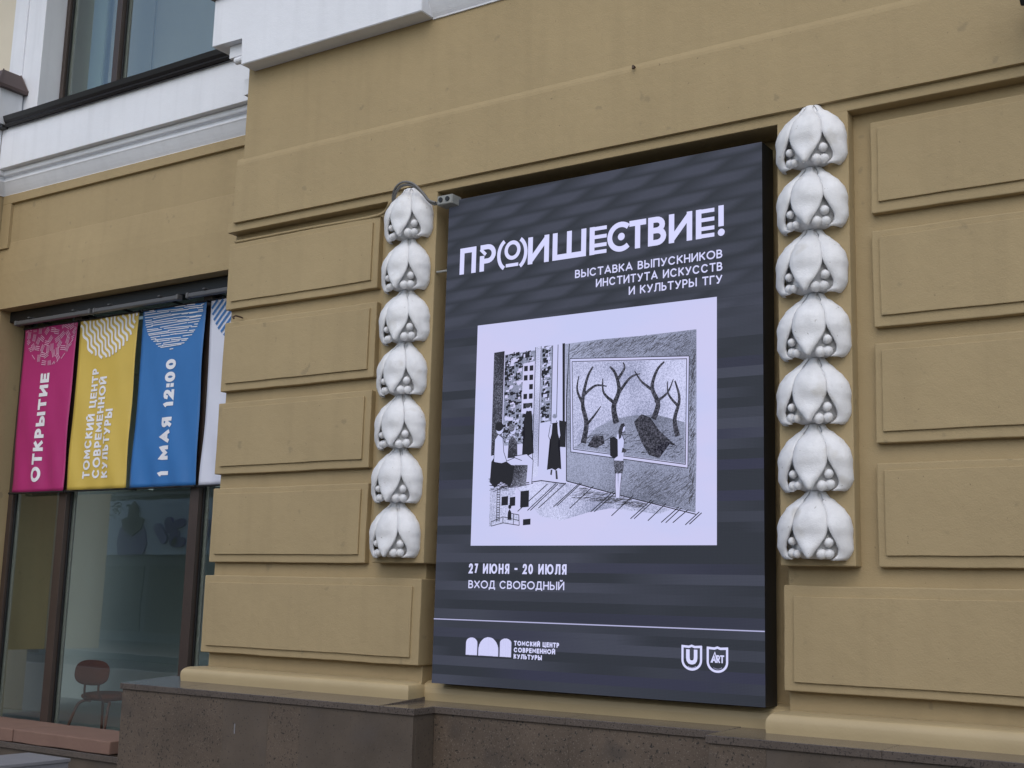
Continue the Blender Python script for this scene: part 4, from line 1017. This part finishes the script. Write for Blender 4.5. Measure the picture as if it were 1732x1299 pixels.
# ---- linear lights above them
def light_bar(x0, x1, label):
    t = thing('light_bar', label, 'light', 'grey linear lights above the banners', loc=((x0+x1)/2, 1.0, 4.17))
    kid('lamp_tube', bm_mesh(box_bm(x0+.03, x1-.03, .970, 1.025, 4.155, 4.198, .010), 'lamp_tube'), M['lamp_grey'], t)
    for a, b in ((x0, x0+.034), (x1-.034, x1)): kid('end_cap', bm_mesh(box_bm(a, b, .963, 1.032, 4.149, 4.204, .012), 'end_cap'), M['lamp_grey'], t)
    for xx in (x0+.25, x1-.25):
        kid('lamp_arm', bm_mesh(box_bm(xx-.012, xx+.012, 1.03, 1.24, 4.185, 4.200, .002), 'lamp_arm'), M['black'], t)
        kid('lamp_clip', bm_mesh(box_bm(xx-.016, xx+.016, .955, 1.03, 4.206, 4.216, .002), 'lamp_clip'), M['lamp_grey'], t)
light_bar(-6.27, -5.07, 'grey linear light above the magenta banner')
light_bar(-5.03, -3.82, 'grey linear light above the yellow and blue banners')
light_bar(-3.72, -2.52, 'grey linear light above the white banner, cut off by the pier')

# ================================================================== CUSHIONS, CHAIR, STEP
def cushion(x0, x1, label):
    bm = box_bm(x0, x1, .585, 1.185, .172, .283, .0)
    es = bm.edges[:]
    bmesh.ops.subdivide_edges(bm, edges=es, cuts=10, use_grid_fill=True)
    c = Vector(((x0+x1)/2, .885, .228)); h = Vector(((x1-x0)/2, .30, .0555))
    for v in bm.verts:
        d = v.co-c; q = Vector((d.x/h.x, d.y/h.y, d.z/h.z))
        sag = .012*(1-q.x**4)*(1-q.y**4)
        if q.z > .9: v.co.z += sag
        r = .022                       # soft edges
        for ax in range(3):
            pass
        v.co += noise.noise_vector(v.co*5)*.006
    me = bm_mesh(bm, 'bench_cushion', True); o = link('bench_cushion', me, M['cushion'])
    md = o.modifiers.new('soft', 'BEVEL'); md.width = .02; md.segments = 3; md.limit_method = 'ANGLE'; md.angle_limit = rad(50)
    tag(o, label, 'cushion', 'pink cushions on the window bench'); return o
cushion(-5.125, -3.80, 'long dusty pink bench cushion nearest the granite plinth')
cushion(-6.47, -5.143, 'dusty pink bench cushion cut off by the left edge of the picture')

CH = thing('chair', 'rust brown upholstered chair with oval back behind the shop window', 'chair', loc=(-5.38, 1.75, .06))
def padded(name, loc, sx, sy, sz, n, m, rot=None):
    bm = bmesh.new(); N, K = 40, 10; rings = []
    for j in range(K+1):
        ph = -math.pi/2+math.pi*j/K; cz = math.sin(ph); cr = abs(math.cos(ph))**.42 if abs(math.cos(ph)) > 1e-6 else 0
        ring = []
        for i in range(N):
            a = 2*math.pi*i/N; ca, sa = math.cos(a), math.sin(a)
            x = math.copysign(abs(ca)**(2/n), ca)*sx*cr; y = math.copysign(abs(sa)**(2/n), sa)*sy*cr
            ring.append(Vector((x, y, cz*sz)))
        rings.append(ring)
    mt = rot or Matrix.Identity(3)
    Vr = [[bm.verts.new(mt @ p+Vector(loc)) for p in r] for r in rings]
    for a, b in zip(Vr, Vr[1:]):
        for i in range(N):
            bm.faces.new((a[i], a[(i+1) % N], b[(i+1) % N], b[i]))
    bmesh.ops.remove_doubles(bm, verts=bm.verts, dist=.0005)
    return kid(name, bm_mesh(bm, name, True), m, CH)
# its back is turned to the street, the seat reaches away to the right
rotz = Matrix.Rotation(rad(12), 3, 'Z')
def cp(x, y, z): return rotz @ Vector((x, y, 0)) + Vector((-5.66, 1.80, z))
padded('backrest', cp(0, 0, .712), .215, .125, .026, 2.7, M['chair'], rotz @ Matrix.Rotation(rad(84), 3, 'X'))
padded('seat', cp(.0, .255, .470), .225, .215, .044, 3.4, M['chair'], rotz)
for s in (-1, 1):
    kid('back_post', bm_mesh(tube_bm(catmull([cp(s*.085, .02, .66), cp(s*.085, .01, .56), cp(s*.09, .03, .48), cp(s*.10, .12, .44)], 5), .0115, 8), 'back_post', True), M['chair_leg'], CH)
for (x, y, fx, fy) in ((-.17, .10, -.26, -.03), (.17, .10, .22, -.03), (-.17, .40, -.24, .50), (.17, .40, .24, .50)):
    kid('leg', bm_mesh(tube_bm(catmull([cp(x*.45, y, .430), cp(x*.95, y, .424), cp(x*.6+fx*.4, y*.6+fy*.4, .36), cp(fx, fy, .07)], 6), .0145, 8), 'leg', True), M['chair_leg'], CH)

ST = thing('stone_block', 'pale grey granite block in front of the window bench at the lower left corner', 'stone block', loc=(-3.5, -.8, 0))
kid('block_top', bm_mesh(box_bm(-3.79, -3.27, -1.5, -.2, .235, .26, .003), 'block_top'), M['step_stone'], ST)
kid('block_body', bm_mesh(box_bm(-3.78, -3.28, -1.49, -.21, 0, .235, .002), 'block_body'), M['step_stone'], ST)

# ================================================================== ACROSS THE STREET (seen mirrored in the shop window)
OB = thing('shop_building', 'long pale shop building across the street, seen only as a reflection in the window', 'building', loc=(-26, -17, 0))
kid('shop_wall', bm_mesh(box_bm(-48, 14, -24, -17.1, 0, 2.55), 'shop_wall'), M['shop_wall'], OB)
kid('sign_band', bm_mesh(box_bm(-28.4, -18, -17.12, -16.95, 2.62, 4.32, .02), 'sign_band'), M['shop_band'], OB)
kid('upper_wall', bm_mesh(box_bm(-48, 14, -24, -17.15, 2.55, 4.45), 'upper_wall'), M['shop_wall'], OB)
kid('roof_edge', bm_mesh(box_bm(-48.3, 14.3, -24.3, -16.9, 4.45, 4.62, .02), 'roof_edge'), M['kerb'], OB)
for i in range(12):
    x = -34+i*2.6; kid('shop_front', bm_mesh(box_bm(x, x+2.35, -17.14, -17.06, .3, 2.3), 'shop_front'), M['dark_glass'], OB)
def capsule(a, b, r, m, nm='sign_stroke'):
    bm = bmesh.new(); a = Vector(a); b = Vector(b); d = (b-a).normalized(); n = Vector((-d.y, d.x)); pts = []
    for k in range(9): t = math.pi/2+math.pi*k/8; pts.append(a+(d*math.cos(t)+n*math.sin(t))*r)
    for k in range(9): t = -math.pi/2+math.pi*k/8; pts.append(b+(d*math.cos(t)+n*math.sin(t))*r)
    f_ = bm.faces.new([bm.verts.new((p.x, -16.86, p.y)) for p in pts])
    ex = bmesh.ops.extrude_face_region(bm, geom=[f_]); bmesh.ops.translate(bm, verts=[v for v in ex['geom'] if isinstance(v, bmesh.types.BMVert)], vec=(0, -.09, 0))
    kid(nm, bm_mesh(bm, nm), M[m], OB)
capsule((-25.72, 3.45), (-25.42, 3.1), .14, 'violet_lt'); capsule((-25.30, 3.62), (-25.20, 3.4), .15, 'violet')
capsule((-24.95, 3.52), (-24.70, 3.58), .15, 'violet'); capsule((-24.98, 3.2), (-24.98, 3.05), .18, 'violet'); capsule((-24.9, 2.98), (-24.65, 2.98), .14, 'violet')
capsule((-24.1, 3.5), (-23.9, 3.0), .16, 'violet'); capsule((-23.7, 3.0), (-23.5, 3.5), .16, 'violet')
# figure shape of the advertising panel (a flat cut-out of a seated customer under a cape)
FG = kid('advert_cape', None, None, OB) if 0 else None
def cut(nm, pts, y, m):
    bm = bmesh.new(); f_ = bm.faces.new([bm.verts.new((a, y, b)) for a, b in pts])
    ex = bmesh.ops.extrude_face_region(bm, geom=[f_]); bmesh.ops.translate(bm, verts=[v for v in ex['geom'] if isinstance(v, bmesh.types.BMVert)], vec=(0, -.05, 0))
    kid(nm, bm_mesh(bm, nm), M[m], OB)
cut('advert_shape', [(-27.5, 2.62), (-27.62, 3.0), (-27.5, 3.4), (-27.25, 3.62), (-26.45, 3.62), (-26.25, 3.3), (-26.18, 2.95), (-26.35, 2.62)], -16.89, 'violet')
cut('advert_shape', [(-27.35, 3.72), (-27.05, 3.82), (-27.02, 4.12), (-26.86, 4.28), (-26.66, 4.12), (-26.62, 3.82), (-26.3, 3.72), (-26.45, 3.4), (-26.8, 3.2), (-27.25, 3.4)], -16.84, 'bark')
def tree(x, y, h, cr, seed, label):
    rr = random.Random(seed); t = thing('street_tree', label, 'tree', 'street trees across the road', loc=(x, y, 0))
    bm = tube_bm(catmull([(x, y, 0), (x+.05, y, h*.3), (x-.05, y+.05, h*.6), (x, y, h*.9)], 5), lambda s: .16*(1-s*.75), 8)
    for k in range(9):
        a = rr.uniform(0, 6.28); z = h*rr.uniform(.35, .75); L_ = cr*rr.uniform(.6, 1)
        tube_bm(catmull([(x, y, z), (x+math.cos(a)*L_*.5, y+math.sin(a)*L_*.5, z+L_*.45), (x+math.cos(a)*L_, y+math.sin(a)*L_, z+L_*.7)], 4), lambda s: .06*(1-s*.8), 6, bm=bm)
    kid('trunk', bm_mesh(bm, 'trunk', True), M['bark'], t)
    vs, fs = [], []
    cl = [(Vector((rr.gauss(0, cr*.45), rr.gauss(0, cr*.45), h*.72+rr.gauss(0, h*.16))), rr.uniform(.35, .8)) for _ in range(46)]
    for c, r in cl:
        for _ in range(150):
            d = Vector((rr.gauss(0, 1), rr.gauss(0, 1), rr.gauss(0, 1))).normalized()*r*rr.random()**.4
            p = Vector((x, y, 0))+c+d; u = Vector((rr.gauss(0, 1), rr.gauss(0, 1), rr.gauss(0, 1))).normalized(); v = u.orthogonal().normalized(); s = rr.uniform(.05, .11)
            b = len(vs); vs += [p-u*s, p+v*s*.5, p+u*s, p-v*s*.5]; fs.append((b, b+1, b+2, b+3))
    me = bpy.data.meshes.new('crown'); me.from_pydata(vs, [], fs); kid('crown', me, M['leaf'], t)
tree(-22.3, -10.4, 4.6, .95, 1, 'smaller leafy street tree across the road, mirrored in the shop window')
tree(-26.6, -12.9, 6.2, 1.7, 2, 'taller leafy street tree across the road, mirrored left of the smaller one')
